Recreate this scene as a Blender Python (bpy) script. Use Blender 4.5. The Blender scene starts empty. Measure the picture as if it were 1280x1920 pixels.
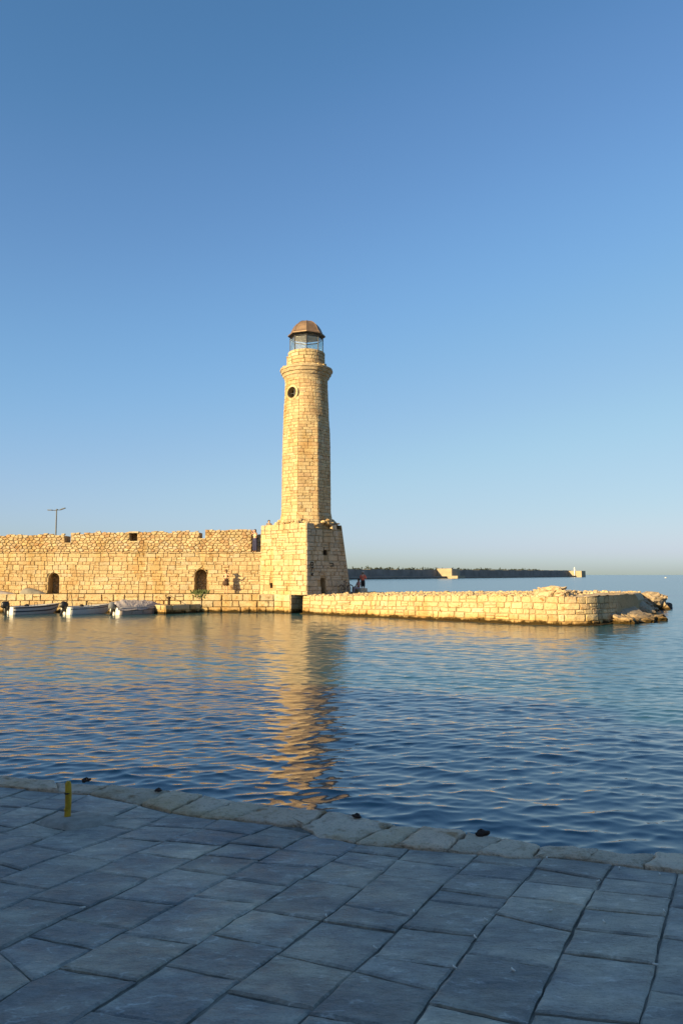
import bpy, math, random
import numpy as np
from mathutils import Vector, Matrix, noise

# ------------------------------------------------------------------ camera, sky, sun, exposure
SC = bpy.context.scene
COL = SC.collection
F_PX, CX, CY, HORIZON = 1400.0, 640.0, 960.0, 1078.0      # photograph 1280 x 1920
CAM_Z = 2.65
TH = math.atan((HORIZON - CY) / F_PX)
cam_data = bpy.data.cameras.new("camera")
cam = bpy.data.objects.new("camera", cam_data)
COL.objects.link(cam)
cam.location = (0, 0, CAM_Z)
cam.rotation_euler = (math.radians(90) + TH, 0, 0)
cam_data.sensor_fit = 'VERTICAL'
cam_data.sensor_height = 36.0
cam_data.lens = F_PX / 1920 * 36.0
cam_data.clip_start = 0.05
cam_data.clip_end = 90000
SC.camera = cam

SUN_AZ, SUN_EL = math.radians(47.5), math.radians(19)         # azimuth: to the left of straight behind the camera
SUN_DIR = Vector((-math.sin(SUN_AZ) * math.cos(SUN_EL), -math.cos(SUN_AZ) * math.cos(SUN_EL), math.sin(SUN_EL)))
world = bpy.data.worlds.new("World")
SC.world = world
world.use_nodes = True
wn = world.node_tree
wn.nodes.clear()
sky = wn.nodes.new('ShaderNodeTexSky')
sky.sky_type = 'NISHITA'
sky.sun_disc = False
sky.sun_elevation = SUN_EL
sky.sun_rotation = math.atan2(SUN_DIR.x, SUN_DIR.y)
sky.altitude = 0
sky.air_density = 1.1
sky.dust_density = 0.85
sky.ozone_density = 6.0
bg = wn.nodes.new('ShaderNodeBackground')
bg.inputs['Strength'].default_value = 0.081
wo = wn.nodes.new('ShaderNodeOutputWorld')
wb = wn.nodes.new('ShaderNodeMix')            # white balance of the whole sky
wb.data_type = 'RGBA'
wb.blend_type = 'MULTIPLY'
wb.inputs[0].default_value = 1.0
wb.inputs[7].default_value = (0.93, 1.0, 1.02, 1)
wn.links.new(sky.outputs[0], wb.inputs[6])
KS = 0.081 * 2 ** 1.2                          # camera response to the sky's brightness, the same all over the sky
up_ = wn.nodes.new('ShaderNodeVectorMath'); up_.operation = 'SCALE'; up_.inputs['Scale'].default_value = KS
dn_ = wn.nodes.new('ShaderNodeVectorMath'); dn_.operation = 'SCALE'; dn_.inputs['Scale'].default_value = 1 / KS
cv_ = wn.nodes.new('ShaderNodeRGBCurve')
cv_.mapping.use_clip = False
cv_.mapping.extend = 'EXTRAPOLATED'
for ci, pts_ in enumerate([[(0, 0), (.078, .080), (.10, .122), (.156, .205), (.314, .385), (.53, .53), (1, .90)],
                           [(0, 0), (.195, .212), (.25, .282), (.376, .425), (.57, .55), (.69, .62), (.84, .67), (1, .73)],
                           [(0, 0), (.445, .44), (.55, .56), (.76, .73), (.9, .77), (1, .79)]]):
    c_ = cv_.mapping.curves[ci]
    while len(c_.points) < len(pts_): c_.points.new(.5, .5)
    for p_, q_ in zip(c_.points, pts_): p_.location = q_
cv_.mapping.update()
wn.links.new(wb.outputs[2], up_.inputs[0])
wn.links.new(up_.outputs[0], cv_.inputs['Color'])
wn.links.new(cv_.outputs[0], dn_.inputs[0])
wn.links.new(dn_.outputs[0], bg.inputs['Color'])
wn.links.new(bg.outputs[0], wo.inputs['Surface'])

sun_data = bpy.data.lights.new("sun", 'SUN')
sun_data.energy = 4.75
sun_data.angle = math.radians(0.6)
sun_data.color = (1.0, 0.74, 0.36)
sun = bpy.data.objects.new("sun", sun_data)
COL.objects.link(sun)
sun.location = (-60, -50, 60)
sun.rotation_euler = SUN_DIR.to_track_quat('Z', 'Y').to_euler()

SC.view_settings.view_transform = 'Standard'
SC.view_settings.look = 'None'
SC.view_settings.exposure = 1.2
SC.view_settings.gamma = 1.0
SC.view_settings.use_curve_mapping = False
SC.render.engine = 'CYCLES'
SC.cycles.use_denoising = True
SC.cycles.denoising_prefilter = 'ACCURATE'
SC.cycles.max_bounces = 6

# ------------------------------------------------------------------ measuring helpers
def ray(px, py):
    u = (px - CX) / F_PX
    v = (CY - py) / F_PX
    return u, math.cos(TH) - v * math.sin(TH), math.sin(TH) + v * math.cos(TH)
def zat(py, Y):
    u, dy, dz = ray(CX, py)
    return CAM_Z + Y * dz / dy
def xat(px, Y, py=1078):
    u, dy, dz = ray(px, py)
    return Y * u / dy
def ground(px, py, z):
    u, dy, dz = ray(px, py)
    t = (z - CAM_Z) / dz
    return Vector((u * t, dy * t))

# ------------------------------------------------------------------ object helpers
def tag(o, label=None, cat=None, group=None, kind=None):
    if label: o['label'] = label
    if cat: o['category'] = cat
    if group: o['group'] = group
    if kind: o['kind'] = kind
    return o
def empty(name, loc=(0, 0, 0), rz=0.0, parent=None):
    o = bpy.data.objects.new(name, None)
    o.empty_display_size = 0.2
    COL.objects.link(o)
    o.location = loc
    o.rotation_euler = (0, 0, rz)
    if parent: o.parent = parent
    return o
def mobj(name, verts, faces, mat, parent=None, smooth=False, tints=None, centre=False, loc=None):
    me = bpy.data.meshes.new(name)
    verts = [tuple(v) for v in verts]
    o_loc = (0, 0, 0)
    if centre:
        n = len(verts)
        o_loc = (sum(v[0] for v in verts) / n, sum(v[1] for v in verts) / n, sum(v[2] for v in verts) / n)
        verts = [(v[0] - o_loc[0], v[1] - o_loc[1], v[2] - o_loc[2]) for v in verts]
    me.from_pydata(verts, [], faces)
    if mat is not None:
        me.materials.append(mat)
    if smooth:
        me.polygons.foreach_set('use_smooth', [True] * len(me.polygons))
    if tints is not None:
        at = me.attributes.new('tint', 'FLOAT_COLOR', 'POINT')
        if len(tints) == 4 and not hasattr(tints[0], '__len__'):
            tints = [tints] * len(verts)
        at.data.foreach_set('color', np.array(tints, dtype=np.float32).ravel())
    me.update()
    o = bpy.data.objects.new(name, me)
    COL.objects.link(o)
    o.location = loc if loc is not None else o_loc
    if parent: o.parent = parent
    return o

class MB:
    """collects simple shapes that form one part"""
    def __init__(self): self.v, self.f = [], []
    def add(self, v, f):
        b = len(self.v)
        self.v += [tuple(p) for p in v]
        self.f += [tuple(i + b for i in q) for q in f]
        return self
    def box(self, x0, x1, y0, y1, z0, z1):
        v = [(x, y, z) for z in (z0, z1) for y in (y0, y1) for x in (x0, x1)]
        return self.add(v, [(0, 2, 3, 1), (4, 5, 7, 6), (0, 1, 5, 4), (2, 6, 7, 3), (0, 4, 6, 2), (1, 3, 7, 5)])
    def prism(self, poly, z0, z1):
        n = len(poly)
        v = [(p[0], p[1], z0) for p in poly] + [(p[0], p[1], z1) for p in poly]
        f = [tuple(range(n - 1, -1, -1)), tuple(range(n, 2 * n))]
        f += [(i, (i + 1) % n, n + (i + 1) % n, n + i) for i in range(n)]
        return self.add(v, f)
    def tube(self, pts, r, n=8, cap=True):
        pts = [Vector(p) for p in pts]
        rs = r if hasattr(r, '__len__') else [r] * len(pts)
        v, f = [], []
        up = Vector((0, 0, 1))
        for i, p in enumerate(pts):
            d = (pts[min(i + 1, len(pts) - 1)] - pts[max(i - 1, 0)]).normalized()
            a = d.cross(up)
            if a.length < 1e-3: a = d.cross(Vector((1, 0, 0)))
            a.normalize()
            b = d.cross(a)
            for k in range(n):
                t = 2 * math.pi * k / n
                v.append(p + a * (math.cos(t) * rs[i]) + b * (math.sin(t) * rs[i]))
        for i in range(len(pts) - 1):
            for k in range(n):
                f.append((i * n + k, i * n + (k + 1) % n, (i + 1) * n + (k + 1) % n, (i + 1) * n + k))
        if cap:
            f.append(tuple(range(n - 1, -1, -1)))
            f.append(tuple((len(pts) - 1) * n + k for k in range(n)))
        return self.add(v, f)
    def lathe(self, prof, n=24, c=(0, 0), rot=0.0, cap=True):
        v, f = [], []
        for r, z in prof:
            for k in range(n):
                t = 2 * math.pi * k / n + rot
                v.append((c[0] + r * math.cos(t), c[1] + r * math.sin(t), z))
        m = len(prof)
        for i in range(m - 1):
            for k in range(n):
                f.append((i * n + k, i * n + (k + 1) % n, (i + 1) * n + (k + 1) % n, (i + 1) * n + k))
        if cap:
            f.append(tuple(range(n - 1, -1, -1)))
            f.append(tuple((m - 1) * n + k for k in range(n)))
        return self.add(v, f)
    def ellipsoid(self, c, r, n=14, m=8, R=None):
        v, f = [], []
        for i in range(m + 1):
            a = math.pi * i / m
            for k in range(n):
                t = 2 * math.pi * k / n
                p = Vector((r[0] * math.sin(a) * math.cos(t), r[1] * math.sin(a) * math.sin(t), r[2] * math.cos(a)))
                if R is not None: p = R @ p
                v.append((c[0] + p.x, c[1] + p.y, c[2] + p.z))
        for i in range(m):
            for k in range(n):
                f.append((i * n + k, (i + 1) * n + k, (i + 1) * n + (k + 1) % n, i * n + (k + 1) % n))
        return self.add(v, f)
    def torus(self, c, R, r, axis='Y', n=24, m=6):
        v, f = [], []
        for i in range(n):
            t = 2 * math.pi * i / n
            for k in range(m):
                a = 2 * math.pi * k / m
                q = ((R + r * math.cos(a)) * math.cos(t), (R + r * math.cos(a)) * math.sin(t), r * math.sin(a))
                if axis == 'Y': q = (q[0], q[2], q[1])
                elif axis == 'X': q = (q[2], q[0], q[1])
                v.append((c[0] + q[0], c[1] + q[1], c[2] + q[2]))
        for i in range(n):
            for k in range(m):
                f.append((i * m + k, ((i + 1) % n) * m + k, ((i + 1) % n) * m + (k + 1) % m, i * m + (k + 1) % m))
        return self.add(v, f)
    def build(self, name, mat, parent=None, smooth=False, **kw):
        return mobj(name, self.v, self.f, mat, parent, smooth, **kw)

# ------------------------------------------------------------------ materials
def new_mat(name):
    m = bpy.data.materials.new(name)
    m.use_nodes = True
    nt = m.node_tree
    b = nt.nodes['Principled BSDF']
    return m, nt, b
def N(nt, kind, **kw):
    n = nt.nodes.new(kind)
    for k, v in kw.items():
        if k in n.inputs.keys() if hasattr(n.inputs, 'keys') else False:
            n.inputs[k].default_value = v
        else:
            setattr(n, k, v)
    return n
def noise_node(nt, vec, scale, detail=4, rough=0.55):
    n = nt.nodes.new('ShaderNodeTexNoise')
    n.inputs['Scale'].default_value = scale
    n.inputs['Detail'].default_value = detail
    n.inputs['Roughness'].default_value = rough
    if vec is not None: nt.links.new(vec, n.inputs['Vector'])
    return n.outputs['Fac']
def ramp(nt, fac, stops):
    r = nt.nodes.new('ShaderNodeValToRGB')
    el = r.color_ramp.elements
    while len(el) < len(stops): el.new(0.5)
    for e, (p, c) in zip(el, stops):
        e.position = p
        e.color = (c[0], c[1], c[2], 1) if hasattr(c, '__len__') else (c, c, c, 1)
    nt.links.new(fac, r.inputs['Fac'])
    return r.outputs['Color']
def mix(nt, kind, fac, a, b):
    n = nt.nodes.new('ShaderNodeMix')
    n.data_type = 'RGBA'
    n.blend_type = kind
    for sock, val in ((n.inputs[0], fac), (n.inputs[6], a), (n.inputs[7], b)):
        if hasattr(val, 'links'): nt.links.new(val, sock)
        elif hasattr(val, '__len__'): sock.default_value = (*val[:3], 1)
        else: sock.default_value = val
    return n.outputs[2]
def math_n(nt, op, a, b=None, c=None):
    n = nt.nodes.new('ShaderNodeMath')
    n.operation = op
    for i, val in enumerate((a, b, c)):
        if val is None: continue
        if hasattr(val, 'links'): nt.links.new(val, n.inputs[i])
        else: n.inputs[i].default_value = val
    return n.outputs[0]
def bump(nt, bsdf, height, strength, dist=0.02):
    n = nt.nodes.new('ShaderNodeBump')
    n.inputs['Strength'].default_value = strength
    n.inputs['Distance'].default_value = dist
    nt.links.new(height, n.inputs['Height'])
    nt.links.new(n.outputs[0], bsdf.inputs['Normal'])
    return n
def pos(nt):
    return nt.nodes.new('ShaderNodeNewGeometry').outputs['Position']

def limestone(name, fixed=None, waterline=False, dark=1.0, bscale=1.0):
    m, nt, b = new_mat(name)
    p = pos(nt)
    if fixed is None:
        a = nt.nodes.new('ShaderNodeAttribute')
        a.attribute_name = 'tint'
        base = a.outputs['Color']
    else:
        base = fixed
    n1 = noise_node(nt, p, 1.3, 5, 0.6)
    n2 = noise_node(nt, p, 9.0 * bscale, 6, 0.65)
    n3 = noise_node(nt, p, 38.0 * bscale, 4, 0.6)
    c = mix(nt, 'MULTIPLY', 1.0, base, ramp(nt, n1, [(0.25, (0.80 * dark, 0.76 * dark, 0.70 * dark)), (0.55, (dark, dark, dark)), (0.8, (1.08 * dark, 1.04 * dark, 0.98 * dark))]))
    c = mix(nt, 'MULTIPLY', 1.0, c, ramp(nt, n2, [(0.28, (0.62, 0.57, 0.5)), (0.48, (1, 1, 1)), (0.75, (1.1, 1.08, 1.04))]))
    c = mix(nt, 'MULTIPLY', 0.8, c, ramp(nt, n3, [(0.3, (0.55, 0.5, 0.45)), (0.45, (1, 1, 1))]))
    ms = nt.nodes.new('ShaderNodeMapping')
    ms.inputs['Scale'].default_value = (0.9, 0.9, 0.28)
    nt.links.new(p, ms.inputs['Vector'])
    stn = noise_node(nt, ms.outputs[0], 1.0, 6, 0.6)
    c = mix(nt, 'MULTIPLY', 1.0, c, ramp(nt, stn, [(0.36, (0.90, 0.79, 0.62)), (0.47, (1, .98, .94)), (0.62, (1.03, 1.0, 0.97))]))
    spk = noise_node(nt, p, 4.2, 3, 0.5)
    c = mix(nt, 'MULTIPLY', 1.0, c, ramp(nt, spk, [(0.30, (0.62, 0.50, 0.36)), (0.38, (1, 1, 1))]))
    if waterline:
        s = nt.nodes.new('ShaderNodeSeparateXYZ')
        nt.links.new(p, s.inputs[0])
        zz = math_n(nt, 'ADD', s.outputs['Z'], math_n(nt, 'MULTIPLY', math_n(nt, 'SUBTRACT', noise_node(nt, p, 2.2, 5), 0.5), 0.5))
        wet = ramp(nt, zz, [(0.12, 1.0), (0.24, 0.0)])
        c = mix(nt, 'MIX', wet, c, (0.045, 0.034, 0.014))
        rust = ramp(nt, zz, [(0.2, 1.0), (0.5, 0.0)])
        c = mix(nt, 'MULTIPLY', rust, c, (0.86, 0.74, 0.52))
    nt.links.new(c, b.inputs['Base Color'])
    b.inputs['Roughness'].default_value = 0.92
    b.inputs['Specular IOR Level'].default_value = 0.15
    h = math_n(nt, 'ADD', math_n(nt, 'MULTIPLY', n2, 1.0), math_n(nt, 'MULTIPLY', n3, 0.5))
    bump(nt, b, h, 0.7, 0.05)
    return m
def plain(name, col, rough=0.6, metal=0.0, var=0.15, scale=8.0, bstr=0.15, spec=0.4):
    m, nt, b = new_mat(name)
    p = pos(nt)
    n1 = noise_node(nt, p, scale, 5, 0.6)
    c = mix(nt, 'MULTIPLY', 1.0, col, ramp(nt, n1, [(0.3, 1 - var), (0.7, 1 + var * 0.6)]))
    nt.links.new(c, b.inputs['Base Color'])
    b.inputs['Roughness'].default_value = rough
    b.inputs['Metallic'].default_value = metal
    b.inputs['Specular IOR Level'].default_value = spec
    if bstr: bump(nt, b, n1, bstr, 0.01)
    return m

M_STONE = limestone('limestone', waterline=True)
M_MORTAR = limestone('lime_mortar', (0.36, 0.285, 0.175), waterline=True)
M_RUBBLE = limestone('rubble_ground', (0.46, 0.38, 0.27), bscale=0.6)
M_ROCK = limestone('weathered_rock', (0.34, 0.285, 0.215), waterline=True, bscale=0.4)
M_KERB = limestone('kerb_limestone', bscale=1.6, dark=1.2)
M_COPPER = plain('brown_copper', (0.20, 0.135, 0.088), 0.55, 0.25, 0.3, 3.0, 0.1)
M_DARKMETAL = plain('dark_metal', (0.035, 0.035, 0.038), 0.5, 0.4, 0.2)
M_BLACK = plain('black_plastic', (0.015, 0.015, 0.017), 0.35)
M_GREY_METAL = plain('lamp_grey_metal', (0.10, 0.11, 0.12), 0.5, 0.3)
M_WHITE = plain('white_gelcoat', (0.72, 0.71, 0.68), 0.3, 0, 0.1, 4)
M_STRIPE = plain('dark_blue_stripe', (0.03, 0.035, 0.055), 0.4)
M_GREYPAINT_SHADE = plain('grey_paint_and_hull_shade', (0.34, 0.35, 0.37), 0.45)  # plain grey paint; on the striped boat it paints the hull's shaded side
M_WOOD = plain('worn_wood', (0.22, 0.15, 0.09), 0.8, 0, 0.35, 12)
M_TARP = plain('grey_tarpaulin', (0.33, 0.30, 0.30), 0.75, 0, 0.2, 3, 0.3)
M_TARP2 = plain('slate_grey_tarpaulin', (0.16, 0.17, 0.19), 0.75, 0, 0.2, 3, 0.3)
M_TARP3 = plain('olive_grey_tarpaulin', (0.22, 0.21, 0.18), 0.85, 0, 0.25, 3, 0.3)
M_ROPE = plain('old_rope', (0.16, 0.12, 0.07), 0.9)
M_YELLOW = plain('worn_yellow_paint', (0.52, 0.30, 0.018), 0.65, 0, 0.35, 22, 0.3)
M_RUST = plain('rusted_iron', (0.045, 0.026, 0.018), 0.85, 0.2, 0.5, 30, 0.6)
M_CONC = plain('patch_concrete', (0.33, 0.30, 0.25), 0.95, 0, 0.3, 14, 0.6)
M_DARK = plain('shade_and_paint_black', (0.012, 0.011, 0.010), 0.9)  # near-black painted in for unlit rooms; also the wall marks' own colour
M_LEAF = plain('weed_leaf', (0.075, 0.10, 0.03), 0.7, 0, 0.5, 20, 0)
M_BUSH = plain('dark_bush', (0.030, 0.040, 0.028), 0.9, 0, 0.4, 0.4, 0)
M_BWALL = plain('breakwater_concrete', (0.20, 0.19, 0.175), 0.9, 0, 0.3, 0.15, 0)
M_BSUN = plain('breakwater_sunlit_concrete', (0.36, 0.30, 0.21), 0.9, 0, 0.2, 0.3, 0)  # same concrete, with its sunlit tone put into the colour
M_PLASTER = limestone('smooth_surround', (0.50, 0.42, 0.27), bscale=0.5)
M_BUTT = plain('cigarette_paper', (0.70, 0.66, 0.58), 0.9)

def glass_mat():
    m, nt, b = new_mat('lantern_glass')
    b.inputs['Base Color'].default_value = (0.80, 0.90, 0.87, 1)
    b.inputs['Roughness'].default_value = 0.05
    b.inputs['IOR'].default_value = 1.45
    b.inputs['Transmission Weight'].default_value = 0.94
    return m
M_GLASS = glass_mat()

def slate_mat():
    m, nt, b = new_mat('slate_paving')
    a = nt.nodes.new('ShaderNodeAttribute')
    a.attribute_name = 'tint'
    p = pos(nt)
    mp = nt.nodes.new('ShaderNodeMapping')
    comb = nt.nodes.new('ShaderNodeCombineXYZ')
    off = math_n(nt, 'MULTIPLY', a.outputs['Alpha'], 40.0)
    nt.links.new(off, comb.inputs[0]); nt.links.new(off, comb.inputs[1]); nt.links.new(off, comb.inputs[2])
    nt.links.new(p, mp.inputs['Vector'])
    nt.links.new(comb.outputs[0], mp.inputs['Location'])
    mp.inputs['Rotation'].default_value = (0, 0, math.radians(17))
    mp.inputs['Scale'].default_value = (1.0, 2.3, 1.0)
    v = mp.outputs[0]
    big = noise_node(nt, v, 2.0, 6, 0.62)
    mid = noise_node(nt, v, 7.0, 6, 0.7)
    fine = noise_node(nt, v, 45.0, 4, 0.6)
    iso = noise_node(nt, p, 3.1, 5, 0.6)
    vein = nt.nodes.new('ShaderNodeTexNoise')
    vein.inputs['Scale'].default_value = 3.2
    vein.inputs['Detail'].default_value = 6
    nt.links.new(v, vein.inputs['Vector'])
    ridge = math_n(nt, 'ABSOLUTE', math_n(nt, 'SUBTRACT', vein.outputs['Fac'], 0.5))
    c = mix(nt, 'MULTIPLY', 1.0, a.outputs['Color'], ramp(nt, big, [(0.36, (0.66, 0.69, 0.74)), (0.5, (0.98, 0.98, 0.98)), (0.64, (1.32, 1.28, 1.20))]))
    c = mix(nt, 'MULTIPLY', 0.9, c, ramp(nt, mid, [(0.36, 0.66), (0.5, 1.0), (0.64, 1.36)]))
    c = mix(nt, 'MIX', ramp(nt, iso, [(0.53, 0.0), (0.66, 0.7)]), c, (0.40, 0.36, 0.29))
    c = mix(nt, 'ADD', math_n(nt, 'MULTIPLY', ramp(nt, ridge, [(0.0, 1.0), (0.016, 0.0)]), ramp(nt, mid, [(0.46, 0.0), (0.60, 0.8)])), c, (0.26, 0.26, 0.25))
    iso2 = noise_node(nt, p, 85.0, 3, 0.6)
    c = mix(nt, 'MULTIPLY', 1.0, c, ramp(nt, iso2, [(0.32, 0.86), (0.46, 1.0), (0.68, 1.08)]))
    dirt = noise_node(nt, p, 1.1, 6, 0.65)
    c = mix(nt, 'MULTIPLY', 1.0, c, ramp(nt, dirt, [(0.40, (0.70, 0.74, 0.80)), (0.52, (1, 1, 1)), (0.62, (1.15, 1.12, 1.06))]))
    nt.links.new(c, b.inputs['Base Color'])
    rr = ramp(nt, mid, [(0.36, 0.36), (0.64, 0.68)])
    nt.links.new(rr, b.inputs['Roughness'])
    b.inputs['Specular IOR Level'].default_value = 0.45
    h = math_n(nt, 'ADD', math_n(nt, 'MULTIPLY', big, 1.2), math_n(nt, 'ADD', math_n(nt, 'MULTIPLY', mid, 0.8), math_n(nt, 'MULTIPLY', fine, 0.3)))
    terr = math_n(nt, 'SNAP', math_n(nt, 'ADD', big, math_n(nt, 'MULTIPLY', mid, 0.15)), 0.06)
    h = math_n(nt, 'ADD', h, math_n(nt, 'MULTIPLY', terr, 2.0))
    bump(nt, b, h, 0.8, 0.022)
    return m
M_SLATE = slate_mat()
M_BED = plain('joint_grit', (0.19, 0.172, 0.14), 0.95, 0, 0.8, 7, 0.6)

def water_mat():
    m, nt, b = new_mat('sea_water')
    a = nt.nodes.new('ShaderNodeAttribute')
    a.attribute_name = 'rough'
    p = pos(nt)
    b.inputs['Base Color'].default_value = (0.016, 0.066, 0.088, 1)
    b.inputs['IOR'].default_value = 1.50
    b.inputs['Specular IOR Level'].default_value = 0.5
    nt.links.new(a.outputs['Fac'], b.inputs['Roughness'])
    mp = nt.nodes.new('ShaderNodeMapping')
    mp.inputs['Scale'].default_value = (0.55, 1.0, 1.0)
    mp.inputs['Rotation'].default_value = (0, 0, 0.12)
    nt.links.new(p, mp.inputs['Vector'])
    n1 = noise_node(nt, mp.outputs[0], 9.0, 3, 0.5)
    n2 = noise_node(nt, mp.outputs[0], 1.1, 4, 0.55)
    bump(nt, b, math_n(nt, 'ADD', math_n(nt, 'MULTIPLY', n1, 0.05), math_n(nt, 'MULTIPLY', n2, 0.5)), 0.28, 0.06)
    return m
M_WATER = water_mat()

# ------------------------------------------------------------------ sea: real waves, finer near the quay
def build_sea():
    rng = np.random.default_rng(11)
    rows = np.concatenate([np.geomspace(4.6, 330, 1500), np.geomspace(345, 60000, 60)])
    s = np.linspace(-0.64, 0.64, 660)
    Y, S = np.meshgrid(rows, s, indexing='ij')
    X = S * (Y + 3.0)
    sp = np.maximum(np.gradient(rows)[:, None] * np.ones_like(S), (s[1] - s[0]) * (Y + 3.0))
    Z = np.zeros_like(X); DX = np.zeros_like(X); DY = np.zeros_like(X)
    var = np.zeros_like(X)
    lam = np.concatenate([np.geomspace(0.085, 0.145, 16), np.geomspace(0.15, 0.32, 40), np.geomspace(0.34, 0.9, 18), np.geomspace(1.0, 4.0, 8)])
    for i, L in enumerate(lam):
        k = 2 * math.pi / L
        ang = math.radians(86) + rng.normal(0, 0.62 if L < 0.95 else 0.5) + 0.10
        kx, ky = k * math.cos(ang), k * math.sin(ang)
        slope = (0.0070 if L < 0.148 else 0.0145 if L < 0.33 else 0.0165 if L < 0.95 else 0.0075) * rng.uniform(0.6, 1.3)
        A = slope / k
        fade = np.clip((L / sp - 2.2) / 2.4, 0, 1)
        gust = 1.0 + 0.35 * np.sin(X * 0.11 + i * 0.7 + 0.05 * Y) * np.cos(Y * 0.07 - i * 0.31)
        ph = kx * X + ky * Y + rng.uniform(0, 6.283)
        g = A * gust * fade
        Z += g * np.cos(ph)
        DX -= 2.4 * g * np.sin(ph) * math.cos(ang)
        DY -= 2.4 * g * np.sin(ph) * math.sin(ang)
        var += 0.5 * slope ** 2 * (1 - fade ** 2)
    rough = np.clip(np.sqrt(np.sqrt(2.0 * var + 1e-6)) * 0.55, 0.02, 0.30)
    V = np.stack([X + DX, Y + DY, Z], -1).reshape(-1, 3).astype(np.float32)
    nr, nc = X.shape
    idx = np.arange(nr * nc).reshape(nr, nc)
    q = np.stack([idx[:-1, :-1], idx[:-1, 1:], idx[1:, 1:], idx[1:, :-1]], -1).reshape(-1, 4).astype(np.int32)
    me = bpy.data.meshes.new('sea')
    me.vertices.add(len(V)); me.vertices.foreach_set('co', V.ravel())
    me.loops.add(q.size); me.loops.foreach_set('vertex_index', q.ravel())
    me.polygons.add(len(q))
    me.polygons.foreach_set('loop_start', np.arange(0, q.size, 4, dtype=np.int32))
    me.polygons.foreach_set('use_smooth', np.ones(len(q), dtype=bool))
    me.update(calc_edges=True)
    at = me.attributes.new('rough', 'FLOAT', 'POINT')
    at.data.foreach_set('value', rough.astype(np.float32).ravel())
    me.materials.append(M_WATER)
    o = bpy.data.objects.new('sea', me)
    COL.objects.link(o)
    tag(o, 'rippled blue harbour water with golden reflections', kind='structure')
build_sea()

# ------------------------------------------------------------------ masonry helpers
def clip(poly, a, b, c):
    """keep a*x+b*y<=c"""
    out = []
    n = len(poly)
    for i in range(n):
        p, q = poly[i], poly[(i + 1) % n]
        dp, dq = a * p[0] + b * p[1] - c, a * q[0] + b * q[1] - c
        if dp <= 0: out.append(p)
        if (dp < 0 < dq) or (dq < 0 < dp):
            t = dp / (dp - dq)
            out.append((p[0] + (q[0] - p[0]) * t, p[1] + (q[1] - p[1]) * t))
    return out
def area(poly):
    return 0.5 * sum(poly[i][0] * poly[(i + 1) % len(poly)][1] - poly[(i + 1) % len(poly)][0] * poly[i][1] for i in range(len(poly)))
def centroid(poly):
    return sum(p[0] for p in poly) / len(poly), sum(p[1] for p in poly) / len(poly)
def cut_hole(poly, hole):
    """hole: convex, counter-clockwise; returns the stone trimmed clear of it, or None"""
    c = centroid(poly)
    best, bd = None, -1e9
    n = len(hole)
    for i in range(n):
        p, q = hole[i], hole[(i + 1) % n]
        ex, ey = q[0] - p[0], q[1] - p[1]
        L = math.hypot(ex, ey)
        nx, ny = ey / L, -ex / L
        d = nx * (c[0] - p[0]) + ny * (c[1] - p[1])
        if d > bd: bd, best = d, (nx, ny, nx * p[0] + ny * p[1])
    hx = [p[0] for p in hole]; hy = [p[1] for p in hole]
    if c[0] < min(hx) - 1.2 or c[0] > max(hx) + 1.2 or c[1] < min(hy) - 1.2 or c[1] > max(hy) + 1.2:
        return poly
    if bd <= 0.0: return None
    out = clip(poly, -best[0], -best[1], -best[2])
    return out if len(out) >= 3 and abs(area(out)) > 0.006 else None

def masonry(u0, u1, v0, v1, ch, sw, rng, wob=0.03, split=0.12, chvar=0.28, courses=None):
    """coursed, slightly wavy squared stones"""
    vs = [v0]
    while vs[-1] < v1 - ch * 0.6:
        vs.append(vs[-1] + ch * rng.uniform(1 - chvar, 1 + chvar))
    sc = (v1 - v0) / (vs[-1] - v0)
    vs = [v0 + (v - v0) * sc for v in vs]
    if courses is not None: vs = courses
    ph = [(rng.uniform(0, 6), rng.uniform(0.5, 1.3), rng.uniform(0, 6), rng.uniform(2, 4)) for _ in vs]
    def line(k, u):
        if k == 0 or k == len(vs) - 1: return vs[k]
        a, b, c, d = ph[k]
        return vs[k] + wob * (math.sin(u * b + a) + 0.5 * math.sin(u * d + c))
    out = []
    for k in range(len(vs) - 1):
        h = vs[k + 1] - vs[k]
        u = u0
        while u < u1 - 1e-6:
            w = sw * (rng.uniform(0.5, 1.2) if rng.random() < .72 else rng.uniform(1.2, 2.1)) * (0.75 + 0.5 * h / ch)
            if u + w > u1 - sw * 0.4: w = u1 - u
            j0 = j1 = 0.0
            a, b = u, u + w
            s0 = rng.uniform(-.02, .02)
            lo = lambda t: line(k, t)
            hi = lambda t: line(k + 1, t)
            if rng.random() < split and h > ch * 0.8:
                m = rng.uniform(0.4, 0.6)
                ma, mb = lo(a) + (hi(a) - lo(a)) * m, lo(b) + (hi(b) - lo(b)) * m
                out.append([(a, lo(a)), (b, lo(b)), (b, mb), (a, ma)])
                out.append([(a, ma), (b, mb), (b, hi(b)), (a, hi(a))])
            else:
                out.append([(a, lo(a)), (b, lo(b)), (b, hi(b)), (a, hi(a))])
            u += w
    return out
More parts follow.
